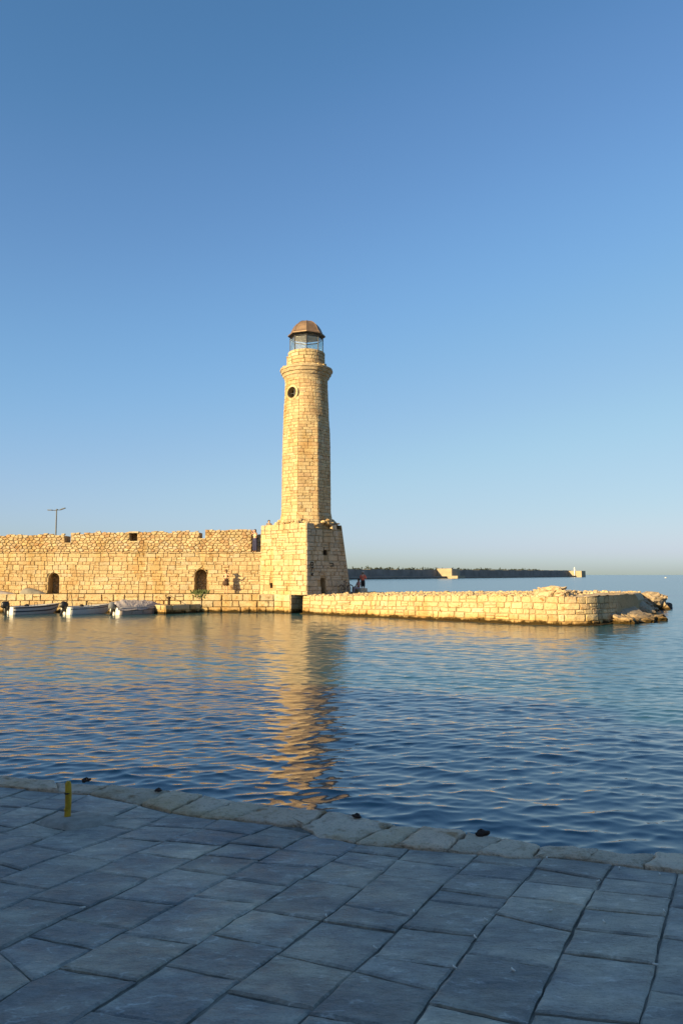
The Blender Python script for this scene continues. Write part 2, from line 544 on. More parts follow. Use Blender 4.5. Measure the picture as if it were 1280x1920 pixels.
def rubble(u0, u1, v0, v1, su, sv, rng):
    """irregular field stones: cells around jittered points"""
    nu, nv = max(1, round((u1 - u0) / su)), max(1, round((v1 - v0) / sv))
    pts = {}
    for i in range(-1, nu + 1):
        for j in range(-1, nv + 1):
            pts[i, j] = (u0 + (i + 0.5 + (0.25 if j % 2 else -0.25) + rng.uniform(-.36, .36)) * (u1 - u0) / nu,
                         v0 + (j + 0.5 + rng.uniform(-.34, .34)) * (v1 - v0) / nv)
    out = []
    k = su / sv
    for i in range(nu):
        for j in range(nv):
            p = pts[i, j]
            poly = [(u0, v0), (u1, v0), (u1, v1), (u0, v1)]
            for di in (-2, -1, 0, 1, 2):
                for dj in (-2, -1, 0, 1, 2):
                    q = pts.get((i + di, j + dj))
                    if q is None or (di == 0 and dj == 0): continue
                    a, b = q[0] - p[0], (q[1] - p[1]) * k * k
                    c = a * (p[0] + q[0]) / 2 + b * (p[1] + q[1]) / 2
                    poly = clip(poly, a, b, c)
                    if len(poly) < 3: break
                if len(poly) < 3: break
            if len(poly) >= 3 and abs(area(poly)) > 0.008: out.append(poly)
    return out

PALE = [(0.50, 0.42, 0.27), (0.53, 0.445, 0.285), (0.49, 0.40, 0.25), (0.51, 0.42, 0.265), (0.47, 0.385, 0.24), (0.50, 0.385, 0.235), (0.48, 0.42, 0.30), (0.45, 0.35, 0.215)]
def tint(rng, pal=PALE, var=0.08):
    c = rng.choice(pal)
    k = rng.uniform(1 - var, 1 + var)
    return (min(c[0] * k, .62), min(c[1] * k, .54), c[2] * k, rng.random())

def stone(poly, fmap, rng, depth=0.10, bulge=0.03, gap=0.014, tnt=None, score=1.0, rough=0.12):
    if area(poly) < 0: poly = poly[::-1]
    c = centroid(poly)
    w = max(p[0] for p in poly) - min(p[0] for p in poly)
    h = max(p[1] for p in poly) - min(p[1] for p in poly)
    m = min(w, h)
    pts = []
    n0 = len(poly)
    for i in range(n0):
        p, q = poly[i], poly[(i + 1) % n0]
        L = math.hypot(q[0] - p[0], q[1] - p[1])
        if L < 0.02: continue
        j = rough * m * 0.5
        pts.append((p[0] + (c[0] - p[0]) * rng.uniform(0.0, rough), p[1] + (c[1] - p[1]) * rng.uniform(0.0, rough)))
        if n0 <= 4 and L > m * 0.5:
            t = rng.uniform(.35, .65)
            x, y = p[0] + (q[0] - p[0]) * t, p[1] + (q[1] - p[1]) * t
            pts.append((x + (c[0] - x) * rng.uniform(0, rough * 0.6), y + (c[1] - y) * rng.uniform(0, rough * 0.6)))
    n = len(pts)
    if n < 3: return None
    def inset(g):
        o = []
        for p in pts:
            dx, dy = c[0] - p[0], c[1] - p[1]
            L = math.hypot(dx, dy) + 1e-9
            t = min(g / L, 0.8)
            o.append((p[0] + dx * t, p[1] + dy * t))
        return o
    cham = min(m * 0.15, 0.028)
    r0, r2 = inset(gap), inset(gap + cham)
    dz = rng.uniform(-0.4, 0.5) * bulge
    v = [fmap(x, y, -depth) for x, y in r0]
    v += [fmap(x, y, dz + bulge * rng.uniform(-0.1, 0.45)) for x, y in r0]
    v += [fmap(x, y, dz + bulge * rng.uniform(0.7, 1.3)) for x, y in r2]
    v.append(fmap(c[0] + rng.uniform(-.1, .1) * w, c[1] + rng.uniform(-.1, .1) * h, dz + bulge * rng.uniform(0.8, 1.5)))
    f = []
    for k in (0, n):
        for i in range(n):
            f.append((k + i, k + (i + 1) % n, k + n + (i + 1) % n, k + n + i))
    for i in range(n):
        f.append((2 * n + i, 2 * n + (i + 1) % n, 3 * n))
    return dict(v=v, f=f, t=tnt or tint(rng), s=abs(area(poly)) * score)

def emit(stones, parent, mat, limit=300, name='stone', massname='small_stones'):
    stones = [s for s in stones if s]
    stones.sort(key=lambda s: -s['s'])
    keep, rest = stones[:limit], stones[limit:]
    for s in keep:
        mobj(name, s['v'], s['f'], mat, parent, False, tints=s['t'], centre=True)
    if rest:
        v, f, t = [], [], []
        for s in rest:
            b = len(v)
            v += s['v']
            f += [tuple(i + b for i in q) for q in s['f']]
            t += [s['t']] * len(s['v'])
        o = mobj(massname, v, f, mat, parent, False, tints=t)
        o['kind'] = 'stuff'

def panel(fmap, u0, u1, v0, v1, holes, h):
    """flat backing with rectangular openings left out"""
    us = sorted({u0, u1, *[x for q in holes for x in (q[0], q[1])]})
    vs = sorted({v0, v1, *[x for q in holes for x in (q[2], q[3])]})
    us = [u for u in us if u0 <= u <= u1]; vs = [v for v in vs if v0 <= v <= v1]
    mb = MB()
    for i in range(len(us) - 1):
        for j in range(len(vs) - 1):
            cu, cv = (us[i] + us[i + 1]) / 2, (vs[j] + vs[j + 1]) / 2
            if any(q[0] < cu < q[1] and q[2] < cv < q[3] for q in holes): continue
            mb.add([fmap(us[i], vs[j], h), fmap(us[i + 1], vs[j], h), fmap(us[i + 1], vs[j + 1], h), fmap(us[i], vs[j + 1], h)], [(0, 1, 2, 3)])
    return mb
def recess(mb, fmap, q, h0, h1):
    a, b, c, d = q
    o = [fmap(a, c, h0), fmap(b, c, h0), fmap(b, d, h0), fmap(a, d, h0)]
    i = [fmap(a, c, h1), fmap(b, c, h1), fmap(b, d, h1), fmap(a, d, h1)]
    mb.add(o + i, [(4, 5, 6, 7), (0, 1, 5, 4), (1, 2, 6, 5), (2, 3, 7, 6), (3, 0, 4, 7)])
def rect(q): return [(q[0], q[2]), (q[1], q[2]), (q[1], q[3]), (q[0], q[3])]
def arch(x0, x1, z0, z1):
    r = (x1 - x0) / 2
    c = (x0 + x1) / 2
    zs = z1 - r * 0.95
    top = [(c + r * math.cos(a), zs + r * 0.95 * math.sin(a)) for a in [math.pi * i / 8 for i in range(9)]]
    return [(x0, z0), (x1, z0)] + top

# main directions: the tower's base and the jetty are turned 41 degrees
ANG = math.radians(41)
E = Vector((math.cos(ANG), -math.sin(ANG), 0))      # along the jetty, towards the right and the camera
R_ = Vector((math.sin(ANG), math.cos(ANG), 0))      # away from the camera, to the right
NL = -R_                                            # outward normal of the sunlit faces
UP = Vector((0, 0, 1))
WALL_Y, LEDGE_Y, LEDGE_Z = 54.9, 53.2, 1.3
C0 = Vector((-2.4, 51.8, 0))
Z_STR = zat(1035, WALL_Y)

# ------------------------------------------------------------------ mole behind the wall
MB().box(-60, -3.2, 57.6, 82, -1, 1.28).build('mole_ground', M_RUBBLE)['kind'] = 'structure'

# ------------------------------------------------------------------ ledge (walkway at the wall's foot)
rng = random.Random(5)
K1 = Vector((-4.78, LEDGE_Y, 0))
K2 = Vector((-3.54, 52.1, 0))
K3 = K2 + R_ * 3.0
ledge = empty('stone_walkway', (-14, LEDGE_Y, 0))
ledge['kind'] = 'structure'
ledge['label'] = 'low coursed stone walkway along the foot of the sea wall'
def shift(parent, objs):
    for o in objs: o.location = Vector(o.location) - Vector(parent.location)
poly = [(-60, LEDGE_Y + .09), (K1.x - .02, K1.y + .09), (K2.x - .06, K2.y + .10), (K2.x - .06 + 2.1, K2.y + .10 + 2.4), (-1.6, 56.2), (-60, 56.2)]
MB().prism(poly, -1.2, LEDGE_Z - 0.03).build('mortar_core', M_MORTAR, ledge)
path_pts = [Vector((-32, LEDGE_Y, 0)), K1, K2, K3]
seg_len = [(path_pts[i + 1] - path_pts[i]).length for i in range(3)]
def path_map(pts):
    lens = [(pts[i + 1] - pts[i]).length for i in range(len(pts) - 1)]
    def f(u, v, h):
        i = 0
        while i < len(lens) - 1 and u > lens[i]:
            u -= lens[i]; i += 1
        d = (pts[i + 1] - pts[i]).normalized()
        nrm = Vector((d.y, -d.x, 0))
        p = pts[i] + d * u + nrm * h
        return (p.x, p.y, v)
    return f
lm = path_map(path_pts)
st = []
u0 = 0
for i, L in enumerate(seg_len):
    for p in masonry(u0 + 0.001, u0 + L - 0.001, -0.45, LEDGE_Z, 0.42, 0.62, rng, 0.012, 0.08):
        st.append(stone(p, lm, rng, 0.10, 0.03, 0.013, score=1.0 if centroid(p)[1] > 0.0 else 0.2))
    u0 += L
# coping stones on top
for i in range(46):
    x = -32 + i * 0.6
    if x > -5.4: break
    q = [(x, 0), (x + 0.6, 0), (x + 0.6, 0.55), (x, 0.55)]
    st.append(stone(q, lambda u, v, h: (u, LEDGE_Y + v, LEDGE_Z + h - 0.03), rng, 0.05, 0.02, 0.01, score=0.05))
emit(st, ledge, M_STONE, 260)
shift(ledge, ledge.children)

# ------------------------------------------------------------------ the sea wall with niches and parapet
rng = random.Random(8)
wall = empty('sea_wall', (-15, WALL_Y, LEDGE_Z))
tag(wall, 'long golden stone sea wall with arched niches and rubble parapet', 'wall')
wm = lambda u, v, h: (u, WALL_Y - h, v)
WX0, WX1 = -31.0, -5.9
n1 = (xat(91, WALL_Y), xat(112, WALL_Y), LEDGE_Z + .001, zat(1074, WALL_Y))
n2 = (xat(365, WALL_Y), xat(388, WALL_Y), LEDGE_Z + .001, zat(1067, WALL_Y))
core = panel(wm, WX0, WX1 + .25, LEDGE_Z, Z_STR - 0.05, [n1, n2], -0.035)
for q in (n1, n2): recess(core, wm, q, -0.035, -0.95)
core.box(WX0, WX1 + .6, WALL_Y + 1.0, 57.6, LEDGE_Z - .2, Z_STR - 0.06)
core.add([(WX0, WALL_Y + .1, Z_STR - .05), (WX1 + .6, WALL_Y + .1, Z_STR - .05), (WX1 + .6, WALL_Y + 1.0, Z_STR - .05), (WX0, WALL_Y + 1.0, Z_STR - .05)], [(0, 1, 2, 3)])
core.build('mortar_core', M_MORTAR, wall)
st = []
holes = [arch(*n1), arch(*n2)]
for p in masonry(WX0, WX1 + 0.15, LEDGE_Z, Z_STR - 0.09, 0.285, 0.385, rng, 0.026, 0.16):
    for hl in holes:
        if p: p = cut_hole(p, hl)
    if p:
        x = centroid(p)[0]
        st.append(stone(p, wm, rng, 0.16, 0.018, 0.007, score=1.0 if x > -24.8 else 0.05))
# voussoirs round the niches
sp_ = MB()
for q in (n1, n2):
    hl = arch(*q)[2:]
    for i in range(len(hl) - 1):
        a_, b_ = hl[i], hl[i + 1]
        cx_ = q[1] + .02 if i < 4 else q[0] - .02
        sp_.add([wm(a_[0], a_[1], -.022), wm(cx_, a_[1], -.022), wm(cx_, q[3] + .03, -.022), wm(b_[0], q[3] + .03, -.022), wm(b_[0], b_[1], -.022),
                 wm(a_[0], a_[1], -.5), wm(b_[0], b_[1], -.5)], [(0, 1, 2, 3, 4), (0, 4, 6, 5)])
sp_.build('niche_arch', M_STONE, wall, tints=(.47, .39, .25, .5))
# string course
u = WX0
while u < WX1 + .1:
    w = rng.uniform(.45, .95)
    p = [(u, Z_STR - 0.085), (min(u + w, WX1 + .12), Z_STR - 0.085), (min(u + w, WX1 + .12), Z_STR + 0.005), (u, Z_STR + 0.005)]
    st.append(stone(p, wm, rng, 0.12, 0.075, 0.006, score=0.4 if u > -24.8 else 0.05))
    u += w
# parapet
def top_z(x):
    px = 640 + x / WALL_Y * F_PX
    base = np.interp(px, [-300, 0, 110, 122, 180, 260, 365, 385, 470], [1004, 1003, 1001, 1001, 998, 996.5, 995.5, 993, 991])
    return zat(float(base), WALL_Y) + 0.05 * math.sin(x * 3.1) + 0.03 * math.sin(x * 7.7 + 1)
PX1 = xat(471, WALL_Y)
o1 = (xat(120, WALL_Y), xat(131, WALL_Y), zat(1017, WALL_Y), 7.0)
o2 = (xat(242, WALL_Y), xat(256, WALL_Y), zat(1014, WALL_Y), zat(1000, WALL_Y))
o3 = (xat(373, WALL_Y), xat(383.5, WALL_Y), zat(1009, WALL_Y), 7.0)
pc = MB()
def pbox(x0, x1, z0, z1): pc.box(x0, x1, WALL_Y + 0.035, WALL_Y + 1.15, z0, z1)
xs = [WX0, o1[0], o1[1], o2[0], o2[1], o3[0], o3[1], PX1]
for i in range(0, 7, 2):
    n = max(1, int((xs[i + 1] - xs[i]) / 0.5))
    for k in range(n):
        a, b = xs[i] + (xs[i + 1] - xs[i]) * k / n, xs[i] + (xs[i + 1] - xs[i]) * (k + 1) / n
        pbox(a, b + (0.003 if k < n - 1 else 0), Z_STR - .04, top_z((a + b) / 2) - 0.09 - .003 * (k % 2))
for q in (o1, o2, o3): pbox(q[0] + .002, q[1] - .002, Z_STR - .04, q[2] - 0.06)
pbox(o2[0] - .1, o2[1] + .1, o2[3] + 0.05, top_z(o2[0]) - 0.07)
pc.box(o2[0], o2[1], WALL_Y + 0.85, WALL_Y + 1.1, o2[2] - .05, o2[3] + .06)
pc.build('parapet_core', M_MORTAR, wall)
RUB = PALE + [(0.46, 0.36, 0.24), (0.43, 0.30, 0.18), (0.48, 0.42, 0.32)]
for p in rubble(WX0, PX1, Z_STR + 0.01, 6.0, 0.33, 0.215, rng):
    c = centroid(p)
    tz = top_z(c[0]) + rng.uniform(-0.07, 0.05)
    p = clip(p, 0, 1, tz)
    if len(p) < 3 or abs(area(p)) < 0.012: continue
    for q in (o1, o2, o3):
        if p: p = cut_hole(p, rect(q))
    if p: st.append(stone(p, wm, rng, 0.16, 0.035, 0.008, tnt=tint(rng, RUB, .14), score=1.0 if c[0] > -24.8 else 0.05, rough=0.14))
# flat lintel, sill and the end jamb
lint = [(o2[0] - .12, o2[3] + .01), (o2[1] + .14, o2[3] + .01), (o2[1] + .14, o2[3] + .15), (o2[0] - .12, o2[3] + .15)]
st.append(stone(lint, wm, rng, 0.3, 0.06, 0.005, tnt=(0.52, .47, .37, .3), score=9))
for q in (o1, o2, o3):
    st.append(stone([(q[0] - .06, q[2] - .13), (q[1] + .08, q[2] - .13), (q[1] + .08, q[2] - .005), (q[0] - .06, q[2] - .005)], wm, rng, 0.3, 0.06, 0.005, score=9))
gx0, gx1 = xat(468, 55.9), xat(494, 55.9)
MB().box(gx0 + .12, gx1, 55.27, 57.2, Z_STR - .04, 5.62).build('gap_fill_block', M_MORTAR, wall)  # block added so a sunlit face fills the dark gap beside the base
for p in masonry(gx0 + .12, gx1, Z_STR + .01, 5.66, 0.3, 0.4, rng, 0.01, 0.1):
    st.append(stone(p, lambda u, v, h: (u, 55.24 - h, v), rng, 0.08, 0.018, 0.007, score=.3))
emit(st, wall, M_STONE, 300)
# rough stones on the niche backs, tinted darker to paint in the recess shade
for q in (n1, n2):
    sb = []
    for p in rubble(q[0], q[1], q[2], q[3], 0.28, 0.22, rng):
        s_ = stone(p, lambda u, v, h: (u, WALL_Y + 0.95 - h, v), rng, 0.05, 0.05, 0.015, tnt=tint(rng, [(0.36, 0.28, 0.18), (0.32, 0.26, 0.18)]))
        if s_: sb.append(s_)
    v, f, t = [], [], []
    for s_ in sb:
        b = len(v); v += s_['v']; f += [tuple(i + b for i in g) for g in s_['f']]; t += [s_['t']] * len(s_['v'])
    mobj('niche_back', v, f, M_STONE, wall, tints=t)
shift(wall, wall.children)

# step behind the base for the person looking over it
# ------------------------------------------------------------------ lighthouse
rng = random.Random(21)
ZB0, ZB1 = 1.25, zat(981, 52.6)
AX = C0 + R_ * 2.35 - E * 2.35
lh = empty('lighthouse', (AX.x, AX.y, ZB0))
tag(lh, 'tall octagonal stone lighthouse with copper dome on battered square base', 'lighthouse')
SL = 4.72
b0 = [C0, C0 + R_ * SL, C0 + R_ * SL - E * SL, C0 - E * SL]         # plan at the foot
t0 = [C0 + R_ * 0.10 - E * 0.16, C0 + R_ * (SL - 0.95) - E * .10, C0 + R_ * (SL - .95) - E * (SL - .3), C0 + R_ * 0.12 - E * (SL + 0.05)]
def quad_map(A, B, C, D, L, z0, z1):
    nrm = (B - A).cross(UP).normalized()
    def f(u, v, h):
        s, t = u / L, (v - z0) / (z1 - z0)
        p = A * (1 - s) * (1 - t) + B * s * (1 - t) + C * s * t + D * (1 - s) * t + nrm * h
        return (p.x, p.y, v)
    return f
left_map = quad_map(b0[3], b0[0], t0[0], t0[3], SL, ZB0, ZB1)
right_map = quad_map(b0[0], b0[1], t0[1], t0[0], SL, ZB0, ZB1)
back_map = quad_map(b0[1], b0[2], t0[2], t0[1], SL, ZB0, ZB1)
wallside_map = quad_map(b0[2], b0[3], t0[3], t0[2], SL, ZB0, ZB1)
# small hole in the lit face and the doorway in the shaded face (u, v ranges)
hole_l = (1.02, 1.30, zat(1103, 53.7), zat(1093, 53.7))
door_r = (1.52, 2.02, LEDGE_Z + .02, zat(1084, 53))
barc = (2.02, 2.50, zat(1041, 53), zat(1031, 53))
core = panel(left_map, 0, SL, ZB0, ZB1 - .3, [hole_l], -0.045)
recess(core, left_map, hole_l, -0.045, -0.7)
core2 = panel(right_map, 0, SL, ZB0, ZB1 - .3, [door_r, barc], -0.045)
recess(core2, right_map, door_r, -0.045, -1.4)
recess(core2, right_map, barc, -0.045, -0.45)
core.add(core2.v, core2.f)
for fm in (back_map, wallside_map):
    pm = panel(fm, 0, SL, ZB0, ZB1 - .3, [], 0)
    core.add(pm.v, pm.f)
core.add([(p.x, p.y, ZB1 - 0.3) for p in t0], [(0, 1, 2, 3)])
core.add([(p.x, p.y, ZB0) for p in b0], [(3, 2, 1, 0)])
core.build('base_core', M_MORTAR, lh)
st = []
for p in masonry(0.0, SL, ZB0, ZB1, 0.34, 0.52, rng, 0.03, 0.16, 0.35):
    if min(q_[1] for q_ in p) > ZB1 - .42 and rng.random() < .4: continue
    p = cut_hole(p, rect(hole_l))
    if p: st.append(stone(p, left_map, rng, 0.22, 0.020, 0.007, score=1.6))
SHADE_FACE = [(0.47, 0.41, 0.31), (0.44, 0.38, 0.29), (0.49, 0.42, 0.31), (0.42, 0.37, 0.29), (0.46, 0.39, 0.29)]  # greyer tints for the shaded face, raised to lighten its shade by colour
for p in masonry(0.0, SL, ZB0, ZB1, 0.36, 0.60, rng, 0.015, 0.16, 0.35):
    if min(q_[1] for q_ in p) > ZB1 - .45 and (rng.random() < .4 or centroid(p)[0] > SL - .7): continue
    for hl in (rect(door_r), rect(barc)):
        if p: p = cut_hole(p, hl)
    if p: st.append(stone(p, right_map, rng, 0.22, 0.024, 0.009, tnt=tint(rng, SHADE_FACE), score=1.5))
for fm in (back_map, wallside_map):
    for p in masonry(0.0, SL, 4.4, ZB1, 0.4, 0.7, rng, 0.02, 0.1):
        st.append(stone(p, fm, rng, 0.05, 0.04, 0.014, score=0.01))
# iron grille in the small window of the shaded face
gr = MB()
for i in range(4):
    u = barc[0] + (barc[1] - barc[0]) * (i + .5) / 4
    gr.tube([right_map(u, barc[2], -.1), right_map(u, barc[3], -.1)], 0.014, 5)
for j in range(2):
    v = barc[2] + (barc[3] - barc[2]) * (j + 1) / 3
    gr.tube([right_map(barc[0], v, -.1), right_map(barc[1], v, -.1)], 0.014, 5)
gr.build('window_grille', M_RUST, lh)
# painted marks on the shaded face, stroke by stroke, standing just off the stone
def gmark(pts, w=0.035):
    gm = MB()
    for a, b in zip(pts[:-1], pts[1:]):
        A, B = Vector(right_map(a[0], a[1], 0.075)), Vector(right_map(b[0], b[1], 0.075))
        d = (B - A).normalized()
        s_ = d.cross(E).normalized() * w
        n_ = E * 0.004
        gm.add([A - s_ + n_, B - s_ + n_, B + s_ + n_, A + s_ + n_, A - s_ - n_, B - s_ - n_, B + s_ - n_, A + s_ - n_],
               [(0, 1, 2, 3), (7, 6, 5, 4), (0, 4, 5, 1), (1, 5, 6, 2), (2, 6, 7, 3), (3, 7, 4, 0)])
    gm.build('painted_stroke', M_DARK, lh, centre=True)
zz = lambda y: zat(y, 52.6)
gmark([(.38, zz(1054.5)), (.62, zz(1054.5)), (.70, zz(1057)), (.60, zz(1060)), (.42, zz(1060)), (.42, zz(1054.5))])
gmark([(.40, zz(1063)), (.58, zz(1065)), (.70, zz(1062.5))])
gmark([(.58, zz(1065)), (.46, zz(1071))])
gmark([(.46, zz(1074)), (.46, zz(1080))])
gmark([(.66, zz(1075)), (.48, zz(1077)), (.64, zz(1079))])
gmark([(2.55, zz(1055.5)), (3.0, zz(1056)), (3.0, zz(1061)), (2.6, zz(1061.5))], .028)


# shaft ------------------------------------------------------------
YF = AX.y - 1.4
ZS0, ZS1 = ZB1 - 0.34, zat(706, YF)
PHI0 = math.radians(-90 + 7)            # direction in which the middle face looks
zr = [ZB1 - .1, zat(967, YF), zat(960, YF), zat(850, YF), zat(800, YF), zat(720, YF), ZS1 + 1]
rr = [1.90, 1.83, 1.775, 1.735, 1.70, 1.56, 1.52]
z_blend0, z_blend1 = zat(806, YF), zat(772, YF)
def shaft_r(phi, z):
    r = float(np.interp(z, zr, rr))
    a = (phi - PHI0 + math.pi / 8) % (math.pi / 4) - math.pi / 8
    octr = r / math.cos(a)
    t = min(1, max(0, (z - z_blend0) / (z_blend1 - z_blend0)))
    return octr * (1 - t) + r * 1.02 * t
RU = 1.75                                # u = angle * RU
def shaft_map(u, v, h):
    phi = u / RU
    r = shaft_r(phi, v) + h
    return (AX.x + r * math.cos(phi), AX.y + r * math.sin(phi), v)
# round window on the left face
w_phi = PHI0 - math.radians(45)
wu, wz, wr = w_phi * RU, zat(735, YF), 0.42
whole = [(wu + (wr + .14) * 1.1 * math.cos(t), wz + (wr + .14) * math.sin(t)) for t in [2 * math.pi * i / 14 for i in range(14)]]
nphi, nz = 96, 90
cv, cf = [], []
for j in range(nz + 1):
    z = ZS0 + (ZS1 - ZS0) * j / nz
    for i in range(nphi):
        cv.append(shaft_map(2 * math.pi * i / nphi * RU, z, -0.03))
for j in range(nz):
    for i in range(nphi):
        ph = 2 * math.pi * (i + .5) / nphi
        z = ZS0 + (ZS1 - ZS0) * (j + .5) / nz
        dph = (ph - w_phi + math.pi) % (2 * math.pi) - math.pi
        if math.hypot(dph * RU, z - wz) < wr + 0.06: continue
        cf.append((j * nphi + i, j * nphi + (i + 1) % nphi, (j + 1) * nphi + (i + 1) % nphi, (j + 1) * nphi + i))
mobj('shaft_core', cv, cf, M_MORTAR, lh)
ustart = (PHI0 - math.pi / 8 - math.pi / 2) * RU
SHP = PALE + [(0.46, 0.35, 0.225), (0.44, 0.335, 0.21)]
cz = [ZS0]
while cz[-1] < ZS1 - .14: cz.append(cz[-1] + 0.235 * rng.uniform(.75, 1.25))
cz = [ZS0 + (z - ZS0) * (ZS1 - ZS0) / (cz[-1] - ZS0) for z in cz]
for sec in range(8):                       # one face of the octagon at a time so that joints meet at the corners
    ua = ustart + sec * math.pi / 4 * RU
    for p in masonry(ua, ua + math.pi / 4 * RU, ZS0, ZS1, 0.235, 0.40, rng, 0.0, 0.08, 0.25, courses=cz):
        p = cut_hole(p, whole)
        if not p: continue
        c = centroid(p)
        nx = math.cos(c[0] / RU - math.radians(-87))
        st.append(stone(p, shaft_map, rng, 0.10, 0.014, 0.006, tnt=tint(rng, SHP, .07), score=max(nx, 0.0) ** 1.2 if nx > 0.25 else 0.01))
emit(st, lh, M_STONE, 300)
# eroded stones at the shaft's foot
sb = []
for i in range(46):
    ph = math.radians(rng.uniform(-200, 20))
    rad = rng.uniform(1.85, 2.25)
    c = Vector((AX.x + rad * math.cos(ph), AX.y + rad * math.sin(ph), ZB1 + rng.uniform(-.05, .12) + max(0, 2.15 - rad) * 1.0))
    sz = rng.uniform(.10, .26)
    sb.append((c, sz))
mb = MB(); tt = []
for c, sz in sb:
    n0 = len(mb.v)
    mb.ellipsoid(c, (sz, sz * rng.uniform(.6, 1), sz * rng.uniform(.45, .8)), 7, 5)
    for k in range(n0, len(mb.v)):
        v = Vector(mb.v[k]); d = v - c
        v = c + d * (1 + 0.35 * noise.noise(v * 6))
        mb.v[k] = tuple(v)
    tt += [tint(rng)] * (len(mb.v) - n0)
o = mb.build('loose_footing_stones', M_STONE, lh, tints=tt); o['kind'] = 'stuff'
# window
wn_ = Vector((math.cos(w_phi), math.sin(w_phi), 0)); wt = Vector((-math.sin(w_phi), math.cos(w_phi), 0))
wc = Vector((AX.x, AX.y, wz)) + wn_ * (shaft_r(w_phi, wz))
def disc_ring(r_in, r_out, h_in, h_out, n=24):
    v, f = [], []
    for k in range(n):
        t = 2 * math.pi * k / n
        d = wt * math.cos(t) + UP * math.sin(t)
        v += [wc + d * r_in + wn_ * h_in, wc + d * r_out + wn_ * h_out]
    for k in range(n):
        a, b = 2 * k, 2 * ((k + 1) % n)
        f.append((a, a + 1, b + 1, b))
    return v, f
mb = MB(); mb.add(*disc_ring(wr, wr + .15, 0.03, 0.012)); mb.add(*disc_ring(wr, wr, 0.03, -0.5)); mb.add(*disc_ring(wr + .15, wr + .15, 0.012, -.12))
win = mb.build('round_window', M_PLASTER, lh)
mb = MB(); mb.add(*disc_ring(0.001, wr, -0.48, -0.48)); mb.build('window_shade_disc', M_DARK, win)  # near-black disc paints the unlit shade behind the window
mb = MB()
mb.tube([wc + UP * wr - wn_ * .3, wc - UP * wr - wn_ * .3], 0.028, 6); mb.tube([wc + wt * wr - wn_ * .3, wc - wt * wr - wn_ * .3], 0.024, 6)
mb.build('window_bars', M_GREY_METAL, win)

# cornice ---------------------------------------------------------
zc = lambda y: zat(y, YF)
prof = [(1.50, zc(709)), (1.60, zc(707)), (1.64, zc(703)), (1.66, zc(701.5)), (1.72, zc(700.5)), (1.76, zc(697)), (1.77, zc(695.5)), (1.85, zc(694.5)), (1.90, zc(690.5)), (1.91, zc(689.5)), (1.97, zc(688.8)), (1.985, zc(685.5)), (1.93, zc(684.5)), (1.3, zc(683.5))]
rngc = random.Random(3)
mb = MB(); mb.lathe(prof, 64, (AX.x, AX.y))
for k in range(len(mb.v)):
    v = Vector(mb.v[k]); d = Vector((v.x - AX.x, v.y - AX.y, 0))
    s_ = 1 + 0.020 * noise.noise(v * 2.2) + 0.012 * noise.noise(v * 7)
    mb.v[k] = (AX.x + d.x * s_, AX.y + d.y * s_, v.z + 0.02 * noise.noise(v * 4 + Vector((9, 0, 0))))
mb.build('cornice', M_STONE, lh, tints=(0.44, 0.365, 0.25, .5))
for k in range(26):                       # broken blocks standing on the cornice
    ph = 2 * math.pi * k / 26 + rngc.uniform(-.05, .05)
    if rngc.random() < 0.2: continue
    w = rngc.uniform(.10, .19); hh = rngc.uniform(.08, .20); rad = rngc.uniform(1.62, 1.78)
    c = Vector((AX.x + rad * math.cos(ph), AX.y + rad * math.sin(ph), zc(684.4)))
    tn = Vector((-math.sin(ph), math.cos(ph), 0)); nn = Vector((math.cos(ph), math.sin(ph), 0))
    v = []
    for z in (0, hh):
        for a, b in ((-1, -1), (1, -1), (1, 1), (-1, 1)):
            k_ = 1 if z == 0 else rngc.uniform(.65, .95)
            v.append(c + tn * a * w * k_ + nn * b * .11 * k_ + UP * z * rngc.uniform(.8, 1.1))
    mobj('cornice_block', v, [(3, 2, 1, 0), (4, 5, 6, 7), (0, 1, 5, 4), (1, 2, 6, 5), (2, 3, 7, 6), (3, 0, 4, 7)], M_STONE, lh, tints=tint(rngc), centre=True)
# drum
DR = 1.36
dz0, dz1 = zc(684.5), zc(652.5)
mb = MB(); mb.lathe([(DR - .06, dz0), (DR - .06, dz1 - .03), (DR - .30, dz1 - .03), (DR - .30, dz0)], 40, (AX.x, AX.y), cap=False)
mb.build('drum_core', M_MORTAR, lh)
def drum_map(u, v, h):
    return (AX.x + (DR + h) * math.cos(u / DR), AX.y + (DR + h) * math.sin(u / DR), v)
dr = empty('drum', (AX.x, AX.y, dz0), 0, lh)
dst = [stone(p, drum_map, rng, 0.08, 0.018, 0.010, tnt=tint(rng, PALE, .06)) for p in masonry(0, 2 * math.pi * DR, dz0, dz1, 0.24, 0.5, rng, 0.006, 0.0, 0.12)]
for s_ in dst: mobj('drum_stone', s_['v'], s_['f'], M_STONE, dr, tints=s_['t'], centre=True)
shift(dr, dr.children)
# little pier at the drum's left
pc_ = Vector((xat(541.5, AX.y, 670), AX.y - .1, 0))
mb = MB(); mb.box(pc_.x - .14, pc_.x + .2, pc_.y - .2, pc_.y + .2, zc(684.5), zc(662)); mb.box(pc_.x - .17, pc_.x + .2, pc_.y - .23, pc_.y + .23, zc(662), zc(660.5))
mb.build('drum_pier', M_STONE, lh, tints=(.46, .39, .27, .2))
